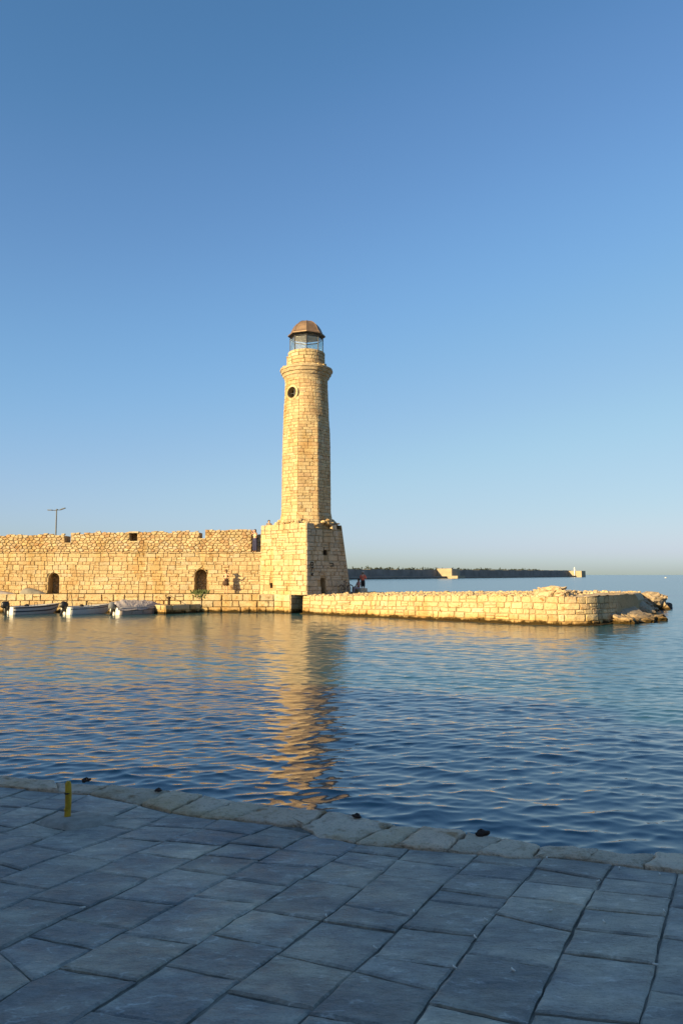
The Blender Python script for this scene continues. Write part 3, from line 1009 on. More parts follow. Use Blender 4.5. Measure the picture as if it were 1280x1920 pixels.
# lantern: glass octagon
LRT = 1.235
lz0, lz1 = zc(657), zc(624.5)
lant = empty('lantern', (AX.x, AX.y, lz0), 0, lh)
PHV = math.radians(-90 + 2.7)
vp = [Vector((AX.x + LRT * math.cos(PHV + k * math.pi / 4), AX.y + LRT * math.sin(PHV + k * math.pi / 4), 0)) for k in range(8)]
for k in range(8):
    a, b = vp[k], vp[(k + 1) % 8]
    n_ = ((a + b) / 2 - Vector((AX.x, AX.y, 0))).normalized()
    d = (b - a).normalized()
    a2, b2 = a + d * .05, b - d * .05
    v = [a2 + UP * lz0, b2 + UP * lz0, b2 + UP * lz1, a2 + UP * lz1]
    v += [p - n_ * .012 for p in v]
    mobj('pane', v, [(0, 1, 2, 3), (7, 6, 5, 4), (0, 4, 5, 1), (1, 5, 6, 2), (2, 6, 7, 3), (3, 7, 4, 0)], M_GLASS, lant, centre=True)
    mb = MB(); mb.tube([a + UP * (lz0 - .1), a + UP * lz1], 0.032, 6); mb.build('mullion', M_DARKMETAL, lant, centre=True)
mb = MB()
for z in (lz0 - .02, lz1 - .05):
    for k in range(8): mb.tube([vp[k] + UP * z, vp[(k + 1) % 8] + UP * z], 0.04, 6)
mb.build('glazing_ring', M_DARKMETAL, lant)
mb = MB(); mb.lathe([(.16, lz0 - .3), (.16, lz0 + .1), (.28, lz0 + .14), (.30, lz0 + .35), (.26, lz0 + .55), (.12, lz0 + .62)], 12, (AX.x, AX.y)); mb.build('lamp_optic', M_GREY_METAL, lant, True)
MB().lathe([(DR - .25, lz0 - .25), (DR - .25, lz0 - .2)], 16, (AX.x, AX.y)).build('lantern_floor', M_DARKMETAL, lant)
shift(lant, lant.children)
# dome
dz = lambda y: zat(y, AX.y - .6)
dprof = [(1.21, dz(625.0)), (1.42, dz(627.0)), (1.425, dz(625.2)), (1.33, dz(623.6)), (1.21, dz(621.5)), (1.155, dz(618.8)), (1.06, dz(613.5)), (0.92, dz(608)), (0.73, dz(603.2)), (0.48, dz(599.6)), (0.22, dz(597.9)), (0.02, dz(597.5))]
mb = MB(); mb.lathe(dprof, 8, (AX.x, AX.y), PHV)
dome = mb.build('dome', M_COPPER, lh)
mb = MB()
for k in range(8):
    t = PHV + k * math.pi / 4
    mb.tube([(AX.x + r * math.cos(t), AX.y + r * math.sin(t), z + .005) for r, z in dprof[3:]], 0.022, 5)
mb.build('dome_rib', M_COPPER, dome)
shift(lh, lh.children)

# flat slab stones sticking out of the base's top, shaded side
rngb = random.Random(4)
def loose_block(name, c, dims, rz, mat, label, cat, group=None, tn=None, seed=0):
    r_ = random.Random(seed)
    M = Matrix.Rotation(rz, 3, 'Z')
    v = []
    for z in (-1, 1):
        for a, b in ((-1, -1), (0, -1.12), (1, -1), (1.1, 0), (1, 1), (0, 1.1), (-1, 1), (-1.1, 0)):
            k = r_.uniform(.75, 1.0) if z > 0 else r_.uniform(.88, 1.05)
            v.append(M @ Vector((a * dims[0] / 2 * k, b * dims[1] / 2 * k, z * dims[2] / 2 * r_.uniform(.8, 1.1))))
    f = [tuple(range(7, -1, -1)), tuple(range(8, 16))] + [(i, (i + 1) % 8, 8 + (i + 1) % 8, 8 + i) for i in range(8)]
    o = mobj(name, v, f, mat, tints=tn or tint(r_), loc=c)
    return tag(o, label, cat, group)

# ------------------------------------------------------------------ jetty
rng = random.Random(33)
J0 = Vector((-2.68, 51.4, 0))
JL, JR, JS = 17.5, 2.3, 2.6
jet = empty('stone_jetty', (J0 + E * 9).to_tuple())
tag(jet, 'low golden stone jetty running from the lighthouse base to the rocks', 'jetty')
def jtop(s): return 1.22 + 0.28 * min(max(s, 0), 15) / 14
arcL = JR * math.pi / 2
cen = J0 + E * JL + R_ * JR
def jet_map(u, v, h):
    bat = -(v) * 0.05
    if u <= JL:
        p = J0 + E * u + NL * (h + bat)
    elif u <= JL + arcL:
        t = (u - JL) / JR
        d = NL * math.cos(t) + E * math.sin(t)
        p = cen + d * (JR + h + bat)
    else:
        p = cen + E * (JR + h + bat) + R_ * (u - JL - arcL)
    return (p.x, p.y, v)
UT = JL + arcL + JS
st = []
for p in masonry(0, UT, -0.42, 1.0, 0.225, 0.46, rng, 0.02, 0.14, 0.34):
    # stretch courses to the rising top
    q = [(a, -0.42 + (b + 0.42) * (jtop(a) + 0.42) / 1.42) for a, b in p]
    c = centroid(q)
    st.append(stone(q, jet_map, rng, 0.14, 0.022, 0.008, tnt=tint(rng, PALE + [(.46, .36, .24)], .1), score=1.0 if c[1] > 0.05 else 0.1, rough=0.2))
cv, cf = [], []
us = np.linspace(0, UT, 120)
for u in us:
    cv += [jet_map(u, -0.9, -0.03), jet_map(u, jtop(u) - 0.05, -0.03)]
for i in range(119): cf.append((2 * i, 2 * i + 2, 2 * i + 3, 2 * i + 1))
mobj('jetty_core', cv, cf, M_MORTAR, jet)
emit(st, jet, M_STONE, 300)
# footing ledge at the waterline
ft = []
for u in us:
    ft += [jet_map(u, -0.6, 0.26), jet_map(u, 0.045 + .03 * math.sin(u * 2.3) + .02 * math.sin(u * 5.1), 0.24 + .05 * math.sin(u * 1.7)), jet_map(u, 0.08, -0.05)]
ff = []
for i in range(119):
    for k in (0, 1): ff.append((3 * i + k, 3 * i + 3 + k, 3 * i + 4 + k, 3 * i + 1 + k))
mobj('footing', ft, ff, M_MORTAR, jet)
# rubble top surface
def wmax(s): return float(np.interp(s, [-8, 0, 6, 12, 14.5, 16, 18, 19.8], [9, 12.5, 18, 23, 24, 20, 14, 8]))
def jtop_surface(s, w):
    z = jtop(s) - 0.03
    z += float(np.interp(w, [0, 3, 8, 16, 24], [0, .06, .08, -.08, -.24]))
    P = Vector((s, w, 0))
    z += 0.07 * noise.noise(P * 0.9) * min(1, w / .5) + 0.05 * noise.noise(P * 2.7) * min(1, w / .4)
    e = max(0, w - wmax(s) + .8)
    return z - e * e * 0.7
tv, tf = [], []
ns, nw = 150, 70
for i in range(ns):
    for j in range(nw):
        s = -8 + (JL + JR - 0.05 + 8) * i / (ns - 1)
        wmin = 0.0
        if s > JL: wmin = JR - math.sqrt(max(0, JR ** 2 - (s - JL) ** 2)) + .02
        if s < 0.0: wmin = 2.0
        w = wmin + (wmax(s) - wmin) * (j / (nw - 1)) ** 1.3
        p = J0 + E * s + R_ * (w + 0.05)
        tv.append((p.x, p.y, jtop_surface(s, w)))
for i in range(ns - 1):
    for j in range(nw - 1):
        tf.append((i * nw + j, (i + 1) * nw + j, (i + 1) * nw + j + 1, i * nw + j + 1))
mobj('jetty_top', tv, tf, M_RUBBLE, jet, True)
# far side and end skirts so that the jetty is solid
sk = MB()
edge_ = [(s_, wmax(s_)) for s_ in np.linspace(-8, JL + JR - .05, 40)] + [(JL + JR - .05, w_) for w_ in np.linspace(7.9, 3.6, 20)]
for a_, b_ in zip(edge_[:-1], edge_[1:]):
    pa, pb_ = J0 + E * a_[0] + R_ * (a_[1] + .05), J0 + E * b_[0] + R_ * (b_[1] + .05)
    sk.add([(pa.x, pa.y, -1), (pb_.x, pb_.y, -1), (pb_.x, pb_.y, jtop_surface(*b_)), (pa.x, pa.y, jtop_surface(*a_))], [(0, 1, 2, 3)])
sk.build('far_side', M_MORTAR, jet)
# rubble scattered over the top: uncountable
rv, rf, rt = [], [], []
for i in range(3200):
    s = rng.uniform(-4, JL + .6); w = rng.uniform(0.15, wmax(s) - .6) if rng.random() < .75 else rng.uniform(.1, 1.2)
    if s < 0.2 and w < 5: continue
    if s > JL and w < JR: continue
    p = J0 + E * s + R_ * w
    z = jtop_surface(s, w)
    a = rng.uniform(.04, .13) * (1.6 if rng.random() < .08 else 1)
    b = len(rv)
    th = rng.uniform(0, 6.28)
    for k in range(5):
        t = th + k * 1.2566 + rng.uniform(-.3, .3)
        rv.append((p.x + a * math.cos(t), p.y + a * math.sin(t), z - .03))
    for k in range(5):
        t = th + k * 1.2566 + rng.uniform(-.3, .3)
        q = a * rng.uniform(.5, .85)
        rv.append((p.x + q * math.cos(t), p.y + q * math.sin(t), z + a * rng.uniform(.35, .75)))
    rf.append(tuple(b + 5 + k for k in range(5)))
    rf += [(b + k, b + (k + 1) % 5, b + 5 + (k + 1) % 5, b + 5 + k) for k in range(5)]
    rt += [tint(rng, PALE, .15)] * 10
o = mobj('rubble', rv, rf, M_STONE, jet, tints=rt); o['kind'] = 'stuff'
shift(jet, jet.children)

# ------------------------------------------------------------------ rocks
import bmesh
def rock(name, c, dims, rz, seed, label, group, mat=None, sub=4, amp=0.22, tilt=(0, 0), cat='rock', fz=1.3):
    bm = bmesh.new()
    bmesh.ops.create_icosphere(bm, subdivisions=sub, radius=1.0)
    off = Vector((seed * 7.31, seed * 3.17, seed * 1.7))
    for v in bm.verts:
        p = v.co.copy()
        # squarish body with cleft ledges
        q = Vector([math.copysign(abs(x) ** 0.62, x) for x in p])
        k = 1 + amp * noise.fractal(p * fz + off, 1.0, 2.1, 5) - amp * 0.9 * abs(noise.noise(p * 2.4 * fz + off))
        q = q * k
        q.z += 0.10 * round(3 * noise.noise(Vector((q.x * .8, q.y * .8, q.z * 2.5)) + off)) / 3
        v.co = Vector((q.x * dims[0] / 2, q.y * dims[1] / 2, q.z * dims[2] / 2))
    me = bpy.data.meshes.new(name)
    bm.to_mesh(me); bm.free()
    me.materials.append(mat or M_ROCK)
    o = bpy.data.objects.new(name, me)
    COL.objects.link(o)
    o.location = c
    o.rotation_euler = (tilt[0], tilt[1], rz)
    return tag(o, label, cat, group)
G_R = 'rocks at the jetty end'
rz41 = -ANG
jp = lambda s, w, z: (J0 + E * s + R_ * w + UP * z)
rock('rock_shelf', jp(19.6, 6.3, -.10), (3.0, 5.0, 1.95), rz41, 1.3, 'long grey rock shelf sloping into the sea right of the rounded jetty corner', G_R, amp=.20, tilt=(0.02, 0.42), fz=1.5, sub=5)
rock('rock_slab', jp(18.5, 10.2, .05), (3.2, 6.0, 2.0), rz41 + .25, 2.7, 'broad sunlit rock slab behind the shelf at the outer end of the jetty', G_R, amp=.24, tilt=(0.02, 0.36), fz=1.6, sub=5)
rock('rock_ledge', jp(19.5, 10.2, -.02), (2.0, 4.6, 0.85), rz41 + .12, 4.1, 'low dark rock tongue reaching furthest right into the water', G_R, amp=.26, tilt=(0, .2), fz=1.7)
rock('rock', jp(20.5, 4.1, .0), (1.2, 1.4, 0.7), rz41, 5.5, 'rounded wet boulder at the waterline beside the rounded jetty corner', G_R, amp=.26)
rock('rock', jp(20.9, 6.2, -.02), (.9, 1.5, 0.55), rz41 + .4, 6.2, 'small wet boulder at the waterline in front of the rock shelf', G_R, amp=.3, sub=3)
rock('rock', jp(20.8, 7.9, .0), (1.0, 1.2, 0.6), rz41 - .4, 14.2, 'angular wet boulder between the rock shelf and the dark tongue', G_R, amp=.34, sub=4)
rock('rock', jp(17.0, 15.6, .25), (2.4, 6.4, 1.6), rz41 + .45, 12.4, 'pale rock bank running back from the shelf towards the tip', G_R, amp=.28, tilt=(0, .3), fz=1.7, sub=5)
rock('rock', jp(15.3, 22.6, .40), (2.2, 3.0, 1.7), .3, 7.9, 'dark rugged boulder at the far right tip of the rocks', G_R, amp=.40, fz=1.8)
rock('rock', (xat(1242, 60), 60, 0.05), (1.15, .9, .8), .2, 9.1, 'lone dark rock standing in open water beyond the tip', G_R, mat=plain('wet_dark_rock', (.05, .045, .038), .6), amp=.3, sub=3)
GM = 'tumbled stones heaped on the jetty corner'
heap = [((17.6, 1.1), (1.5, 1.1, .75), 'largest tumbled stone crowning the heap on the jetty corner'),
        ((16.9, 1.5), (.9, .7, .5), 'blocky stone leaning on the left of the heap on the jetty corner'),
        ((18.4, .95), (1.0, .8, .42), 'flat stone at the right foot of the heap on the jetty corner'),
        ((17.3, 2.2), (1.0, .9, .55), 'stone half hidden at the back of the heap on the jetty corner'),
        ((18.2, 2.4), (1.2, .9, .4), 'low stone behind the heap, towards the rock shelf')]
for i, (sw, dm, lb) in enumerate(heap):
    p = jp(sw[0], sw[1], jtop_surface(*sw) + dm[2] * .2)
    rock('tumbled_stone', p, dm, rz41 + i * .7, 20 + i * 1.37, lb, GM, mat=M_RUBBLE, amp=.42, sub=4, cat='stone', fz=2.2)
# loose stones on the base top
loose_block('flat_stone', jp(-.15, 4.3, 0) - E * .3 + UP * (ZB1 + .10) - R_ * .35, (.55, .35, .10), .4, M_STONE, 'dark flat stone jutting from the right top of the lighthouse base', 'stone', tn=(.2, .18, .15, .1), seed=3)

# ------------------------------------------------------------------ low landing at the wall's foot
rng = random.Random(17)
LA = Vector((-11.93, 50.93, 0)); LB = Vector((-9.96, 53.2, 0)); LC = Vector((-14.5, 53.2, 0))
land = empty('stone_landing', LA.to_tuple())
tag(land, 'low triangular stone landing against the walkway beside the covered boat', 'landing')
LZ = 0.62
lmap = path_map([LC, LA, LB])
L1, L2 = (LA - LC).length, (LB - LA).length
st = []
for a, b in ((0, L1), (L1, L1 + L2)):
    for p in masonry(a + .001, b - .001, -.35, LZ, 0.32, 0.7, rng, 0.008, 0.05):
        st.append(stone(p, lmap, rng, .1, .03, .013))
MB().prism([(LA.x, LA.y + .12), (LB.x - .08, LB.y), (LC.x + .1, LC.y)], -1, LZ - .02).build('landing_core', M_MORTAR, land)
emit(st, land, M_STONE, 100)
shift(land, land.children)
mp_ = MB(); mp_.lathe([(.09, 0), (.09, .42), (.14, .46), (.14, .56), (.05, .6)], 10, (0, 0))
o = mp_.build('mooring_post', M_RUST, smooth=False, loc=(LA.x + .15, LA.y + .45, LZ - .03)); tag(o, 'short rusty mooring post on the corner of the low landing', 'mooring post')

# ------------------------------------------------------------------ boats
def hull_fn(L, B, H, keel):
    def half(t): return B / 2 * (1 - max(0, (t - .35) / .65) ** 2.4) * (0.92 + .08 * min(1, t / .3))
    def sheer(t): return H * (1 + 0.28 * t ** 2.2)
    def bot(t): return -keel + (keel + H * .55) * max(0, (t - .72) / .28) ** 2.2
    return half, sheer, bot
def boat(name, label, corner_px, depth, alpha, L, B, H, stripes=(), tarp=None, hullmat=M_WHITE, inmat=M_GREYPAINT_SHADE, cowl_mat=M_BLACK, motor_tilt=0.0, group='small boats moored under the wall', extras=True):
    X = xat(corner_px, depth)
    ca, sa = math.cos(alpha), math.sin(alpha)
    stern = (X - sa * B / 2, depth + ca * B / 2, 0)
    root = empty(name, stern, alpha)
    tag(root, label, 'boat', group)
    half, sheer, bot = hull_fn(L, B, H, 0.16)
    nst, sec = 17, [(1, 1), (.985, .66), (.95, .34), (.86, .12), (.55, -.0), (0, -.0)]
    def pt(t, k, side, inset=0.0):
        fx, fz = sec[k]
        hb = max(half(t) - inset, 0.01)
        z = bot(t) + (sheer(t) - bot(t)) * fz if fz > 0 else bot(t) - (0.05 if k == 5 else 0)
        rake = 0.0 if t < .6 else 0.16 * fz * (t - .6) / .4
        return (t * L + rake, side * hb * fx, z)
    v, f = [], []
    m = len(sec)
    for i in range(nst):
        t = i / (nst - 1)
        row = [pt(t, k, 1) for k in range(m)] + [pt(t, k, -1) for k in range(m - 2, -1, -1)]
        v += row
    w = 2 * m - 1
    for i in range(nst - 1):
        for k in range(w - 1):
            f.append((i * w + k, i * w + k + 1, (i + 1) * w + k + 1, (i + 1) * w + k))
    f.append(tuple(range(w - 1, -1, -1)))
    hull = mobj('hull', v, f, hullmat, root, False)
    for p in hull.data.polygons: p.use_smooth = len(p.vertices) == 4
    tr = [Vector(p_) + Vector((-.006, 0, 0)) for p_ in [pt(0, k, 1) for k in range(m - 1)] + [pt(0, k, -1) for k in range(m - 2, -1, -1)]]
    mobj('transom', tr + [p_ + Vector((-.012, 0, 0)) for p_ in tr], [tuple(range(len(tr) * 2 - 1, len(tr) - 1, -1))] + [(i, len(tr) + i, len(tr) + (i + 1) % len(tr), (i + 1) % len(tr)) for i in range(len(tr))], M_WHITE, root)
    # gunwale
    g = MB()
    for s_ in (1, -1):
        g.tube([Vector(pt(i / 16, 0, s_)) + UP * .01 for i in range(17)], 0.028, 6)
    g.tube([Vector(pt(0, 0, 1)) + UP * .01, Vector(pt(0, 0, -1)) + UP * .01], 0.025, 6)
    g.build('gunwale', hullmat if not stripes else M_GREYPAINT_SHADE, root, True)
    for zf, th in stripes:
        sv, sf = [], []
        for s_ in (1, -1):
            b = len(sv)
            for i in range(17):
                t = i / 16
                for dz_ in (0, th):
                    fz = zf + dz_
                    fx = np.interp(fz, [.12, .34, .66, 1], [.86, .95, .985, 1])
                    rake = 0.0 if t < .6 else 0.16 * fz * (t - .6) / .4
                    sv.append((t * L + rake + (.012 if i == 16 else 0), s_ * (max(half(t), .01) * fx + .008), bot(t) + (sheer(t) - bot(t)) * fz))
            for i in range(16): sf.append((b + 2 * i, b + 2 * i + 1, b + 2 * i + 3, b + 2 * i + 2))
        mobj('stripe', sv, sf, M_STRIPE, root)
    # inside
    iv, jf = [], []
    for i in range(nst):
        t = i / (nst - 1)
        hb = max(half(t) - .04, .008)
        iv += [(t * L * .97 + .03, hb, sheer(t) - .01), (t * L * .97 + .03, hb * .9, max(H * .35, bot(t) + .04)), (t * L * .97 + .03, -hb * .9, max(H * .35, bot(t) + .04)), (t * L * .97 + .03, -hb, sheer(t) - .01)]
    for i in range(nst - 1):
        for k in range(3): jf.append((4 * i + k, 4 * i + 4 + k, 4 * i + 5 + k, 4 * i + 1 + k))
    mobj('interior', iv, jf, inmat, root)
    if tarp is None and extras:
        for t in (.12, .42, .66):
            hb = half(t) - .05
            MB().box(t * L - .12, t * L + .14, -hb, hb, sheer(t) * .80, sheer(t) * .86).build('seat', M_WOOD if t > .3 else hullmat, root)
        fd = MB(); fv = []
        for t in (.80, .88, .96): fv += [(t * L, half(t) - .02, sheer(t) + .005), (t * L, -(half(t) - .02), sheer(t) + .005)]
        fd.add(fv, [(0, 1, 3, 2), (2, 3, 5, 4)]).build('foredeck', hullmat, root)
        cb = MB(); cb.tube([(L * .55, -.2, sheer(.5) * .85), (L * .55, -.2, sheer(.5) + .22), (L * .55, .2, sheer(.5) + .22), (L * .55, .2, sheer(.5) * .85)], .018, 6)
        cb.ellipsoid((L * .38, .15, sheer(.4) + .03), (.16, .12, .12)); cb.ellipsoid((L * .3, -.2, sheer(.3) + .02), (.12, .12, .1))
        cb.build('deck_gear', M_DARKMETAL, root, True)
    if tarp:
        tmat, prof, crease = tarp
        tv, tf = [], []
        n, mm = 40, 15
        rr_ = random.Random(int(corner_px))
        for i in range(n):
            t = -0.05 + 1.06 * i / (n - 1)
            tc = min(max(t, 0), 1)
            ridge = float(np.interp(t, [p[0] for p in prof], [p[1] for p in prof]))
            for k in range(mm):
                a = -1 + 2 * k / (mm - 1)
                hb = max(half(tc), .03) + .05
                drape = 0.16 if abs(a) > .99 else 0
                z = sheer(tc) + (ridge - 0) * (1 - abs(a) ** 1.6) - drape
                z += crease * (noise.noise(Vector((t * 7, a * 2.2, corner_px))) + .6 * abs(noise.noise(Vector((t * 16, a * 4, 3.3 + corner_px)))))
                tv.append((t * L, a * (hb if abs(a) < .99 else hb + .015), z))
        for i in range(n - 1):
            for k in range(mm - 1):
                tf.append((i * mm + k, (i + 1) * mm + k, (i + 1) * mm + k + 1, i * mm + k + 1))
        mobj('cover', tv, tf, tmat, root, False)
        mb = MB()
        for t in (.25, .5, .75):
            mb.tube([Vector(pt(t, 0, -1)) + Vector((0, -.06, -.12)), Vector(pt(t, 2, -1)) + Vector((0, -.03, 0))], .012, 5)
        mb.build('cover_tie', M_ROPE, root)
    # outboard motor
    ob = empty('outboard_motor', (-0.20, 0, H * .75), 0, root)
    ob.rotation_euler = (0, motor_tilt, 0)
    cw = MB()
    cw.lathe([(.12, .05), (.19, .08), (.21, .22), (.205, .36), (.17, .46), (.10, .51), (.02, .52)], 14, (0, 0))
    cw.v = [(x * 1.35 - .04, y * .9, z) for x, y, z in cw.v]
    cw.build('cowl', cowl_mat, ob, True)
    lg = MB(); lg.box(-.08, .07, -.055, .055, -.55, .06); lg.box(-.17, .12, -.09, .09, -.36, -.33); lg.box(-.10, .03, -.02, .02, -.86, -.5)
    lg.tube([(-.20, 0, -.66), (.16, 0, -.66)], [.03, .055], 8); lg.build('leg', M_BLACK, ob)
    pr = MB()
    for k in range(3):
        t = k * 2.094
        pr.add([(-.2, 0, -.66), (-.215, .05 * math.cos(t + .6), -.66 + .05 * math.sin(t + .6)), (-.23, .12 * math.cos(t), -.66 + .12 * math.sin(t)), (-.195, .06 * math.cos(t - .6), -.66 + .06 * math.sin(t - .6))], [(0, 1, 2, 3)])
    pr.build('propeller', M_GREY_METAL, ob)
    cl = MB(); cl.box(.06, .24, -.10, .10, -.12, .06); cl.tube([(.05, 0, .12), (.45, .12, .2)], .02, 6); cl.build('clamp_and_tiller', M_DARKMETAL, ob)
    return root, pt, L
AL = math.radians(47)
B1 = boat('motorboat', 'open white motorboat with two dark stripes, leftmost of the moored boats', 29, 49.6, AL, 3.35, 1.55, .52, [(.50, .13), (.86, .11)], hullmat=M_GREYPAINT_SHADE, inmat=M_WHITE, cowl_mat=M_BLACK)  # grey hull colour stands for the shaded side of a white boat
B2 = boat('motorboat', 'open white motorboat with one thin stripe, moored between two other boats', 136, 49.7, AL, 3.15, 1.45, .50, [(.78, .07)], hullmat=plain('shaded_white_gelcoat', (.36, .39, .43), .35), inmat=M_WHITE, cowl_mat=M_BLACK, motor_tilt=.35)  # white hull darkened to blue grey to paint its shaded side
B3 = boat('motorboat', 'motorboat under a bulging grey tarpaulin, next to the low landing', 228, 49.6, math.radians(43), 3.3, 1.55, .46, [(.7, .10)], hullmat=plain('dull_brown_gelcoat', (.30, .26, .25), .5), tarp=(M_TARP, [(-.06, .25), (0, .42), (.12, .52), (.35, .46), (.6, .42), (.8, .30), (1, .05)], .09), cowl_mat=M_TARP2, motor_tilt=.2)
# tilted engine cover lying on the stern of the middle boat
def rope(name, label, a, b, sag, r=0.012):
    a, b = Vector(a), Vector(b)
    pts = [a.lerp(b, i / 10) - UP * sag * 4 * (i / 10) * (1 - i / 10) for i in range(11)]
    o = MB().tube(pts, r, 5).build(name, M_ROPE, None, True)
    tag(o, label, 'rope', 'mooring lines')
def bow(bt):
    root, pt, L = bt
    M = Matrix.Rotation(root.rotation_euler[2], 3, 'Z')
    return Vector(root.location) + M @ Vector(pt(.97, 0, 1))
for bt, xp, lb in ((B1, 96, 'mooring rope from the bow of the striped boat to the walkway'), (B2, 200, 'mooring rope from the bow of the middle boat to the walkway'), (B3, 300, 'mooring rope from the covered boat to the walkway')):
    rope('mooring_rope', lb, bow(bt), (xat(xp, LEDGE_Y + .1), LEDGE_Y + .12, LEDGE_Z + .02), .12)
rope('mooring_rope', 'slack mooring rope hanging from the walkway behind the middle boat', (xat(134, LEDGE_Y), LEDGE_Y - .06, LEDGE_Z), (xat(128, LEDGE_Y), LEDGE_Y - .5, .35), .05, .02)
rope('mooring_rope', 'short mooring rope from the walkway down to the landing post', (xat(318, LEDGE_Y), LEDGE_Y - .06, LEDGE_Z - .05), (LA.x + .15, LA.y + .45, LZ + .45), .1, .018)

# upturned dinghies under covers on the walkway
def dinghy(px0, px1, zt, label, seed, mat, y=54.15):
    x0, x1 = xat(px0, y), xat(px1, y)
    L = x1 - x0
    v, f = [], []
    n, m = 26, 11
    for i in range(n):
        t = i / (n - 1)
        hgt = (zt - LEDGE_Z) * float(np.interp(t, [0, .05, .18, .35, .6, .85, 1], [.25, .72, .98, 1.0, .72, .34, .04]))
        wd = .46 * float(np.interp(t, [0, .1, .5, .8, 1], [.75, 1, 1, .7, .08]))
        for k in range(m):
            a = math.pi * k / (m - 1)
            z = hgt * math.sin(a) ** .75
            nz_ = noise.noise(Vector((t * 6, a * 2, seed)))
            v.append((x0 + t * L, y - wd * math.cos(a), LEDGE_Z - .01 + z * (1 + .12 * nz_)))
    for i in range(n - 1):
        for k in range(m - 1): f.append((i * m + k, i * m + k + 1, (i + 1) * m + k + 1, (i + 1) * m + k))
    f.append(tuple(range(m))); f.append(tuple((n - 1) * m + k for k in range(m - 1, -1, -1)))
    root = empty('upturned_dinghy', ((x0 + x1) / 2, y, LEDGE_Z))
    tag(root, label, 'dinghy', 'upturned dinghies on the walkway')
    o = mobj('cover', v, f, mat, root, True); o.location = -Vector(root.location)
    kb = MB(); kb.tube([(x0 + L * t, y - .0, LEDGE_Z + (zt - LEDGE_Z) * float(np.interp(t, [.05, .18, .35, .6, .85, 1], [.72, .98, 1.0, .72, .34, .04])) + .01) for t in (.06, .18, .35, .6, .85, .98)], .02, 5)
    o = kb.build('keel', M_WOOD, root); o.location = -Vector(root.location)
dinghy(42, 88, zat(1102.5, 54.15), 'upturned dinghy under a grey cover left of the arched niche', 2.2, M_TARP3)
dinghy(-30, 30, zat(1106, 54.15), 'flatter upturned dinghy under a cover, cut by the left edge', 6.2, M_TARP)

# weeds at the foot of the right niche
def weed(px, w, h, n, seed, label):
    r_ = random.Random(seed)
    x = xat(px, LEDGE_Y)
    v, f = [], []
    for i in range(n):
        bx, by = x + r_.gauss(0, w), LEDGE_Y + .35 + r_.uniform(-.45, .5)
        bz = LEDGE_Z if by > LEDGE_Y else LEDGE_Z - r_.uniform(0, .35)
        a = r_.uniform(0, 6.28); l = h * r_.uniform(.3, 1); wd = r_.uniform(.015, .04)
        dx, dy = math.cos(a) * l * .5, math.sin(a) * l * .5
        b = len(v)
        v += [(bx - wd, by, bz), (bx + wd, by, bz), (bx + dx * .6 + wd * 1.3, by + dy * .6, bz + l * .6), (bx + dx * .6 - wd * 1.3, by + dy * .6, bz + l * .6), (bx + dx, by + dy, bz + l * .85)]
        f += [(b, b + 1, b + 2, b + 3), (b + 3, b + 2, b + 4)]
    root = empty('weed', (x, LEDGE_Y + .3, LEDGE_Z))
    tag(root, label, 'plant')
    o = mobj('leaves', v, f, M_LEAF, root); o.location = -Vector(root.location)
    s_ = MB()
    for i in range(7): s_.tube([(x + r_.gauss(0, w * .7), LEDGE_Y + .3, LEDGE_Z - .02), (x + r_.gauss(0, w), LEDGE_Y + .2, LEDGE_Z + h * .6)], .008, 4)
    o = s_.build('stems', M_WOOD, root); o.location = -Vector(root.location)
weed(375, .26, .42, 190, 3, 'dusty green weeds growing at the foot of the right arched niche')

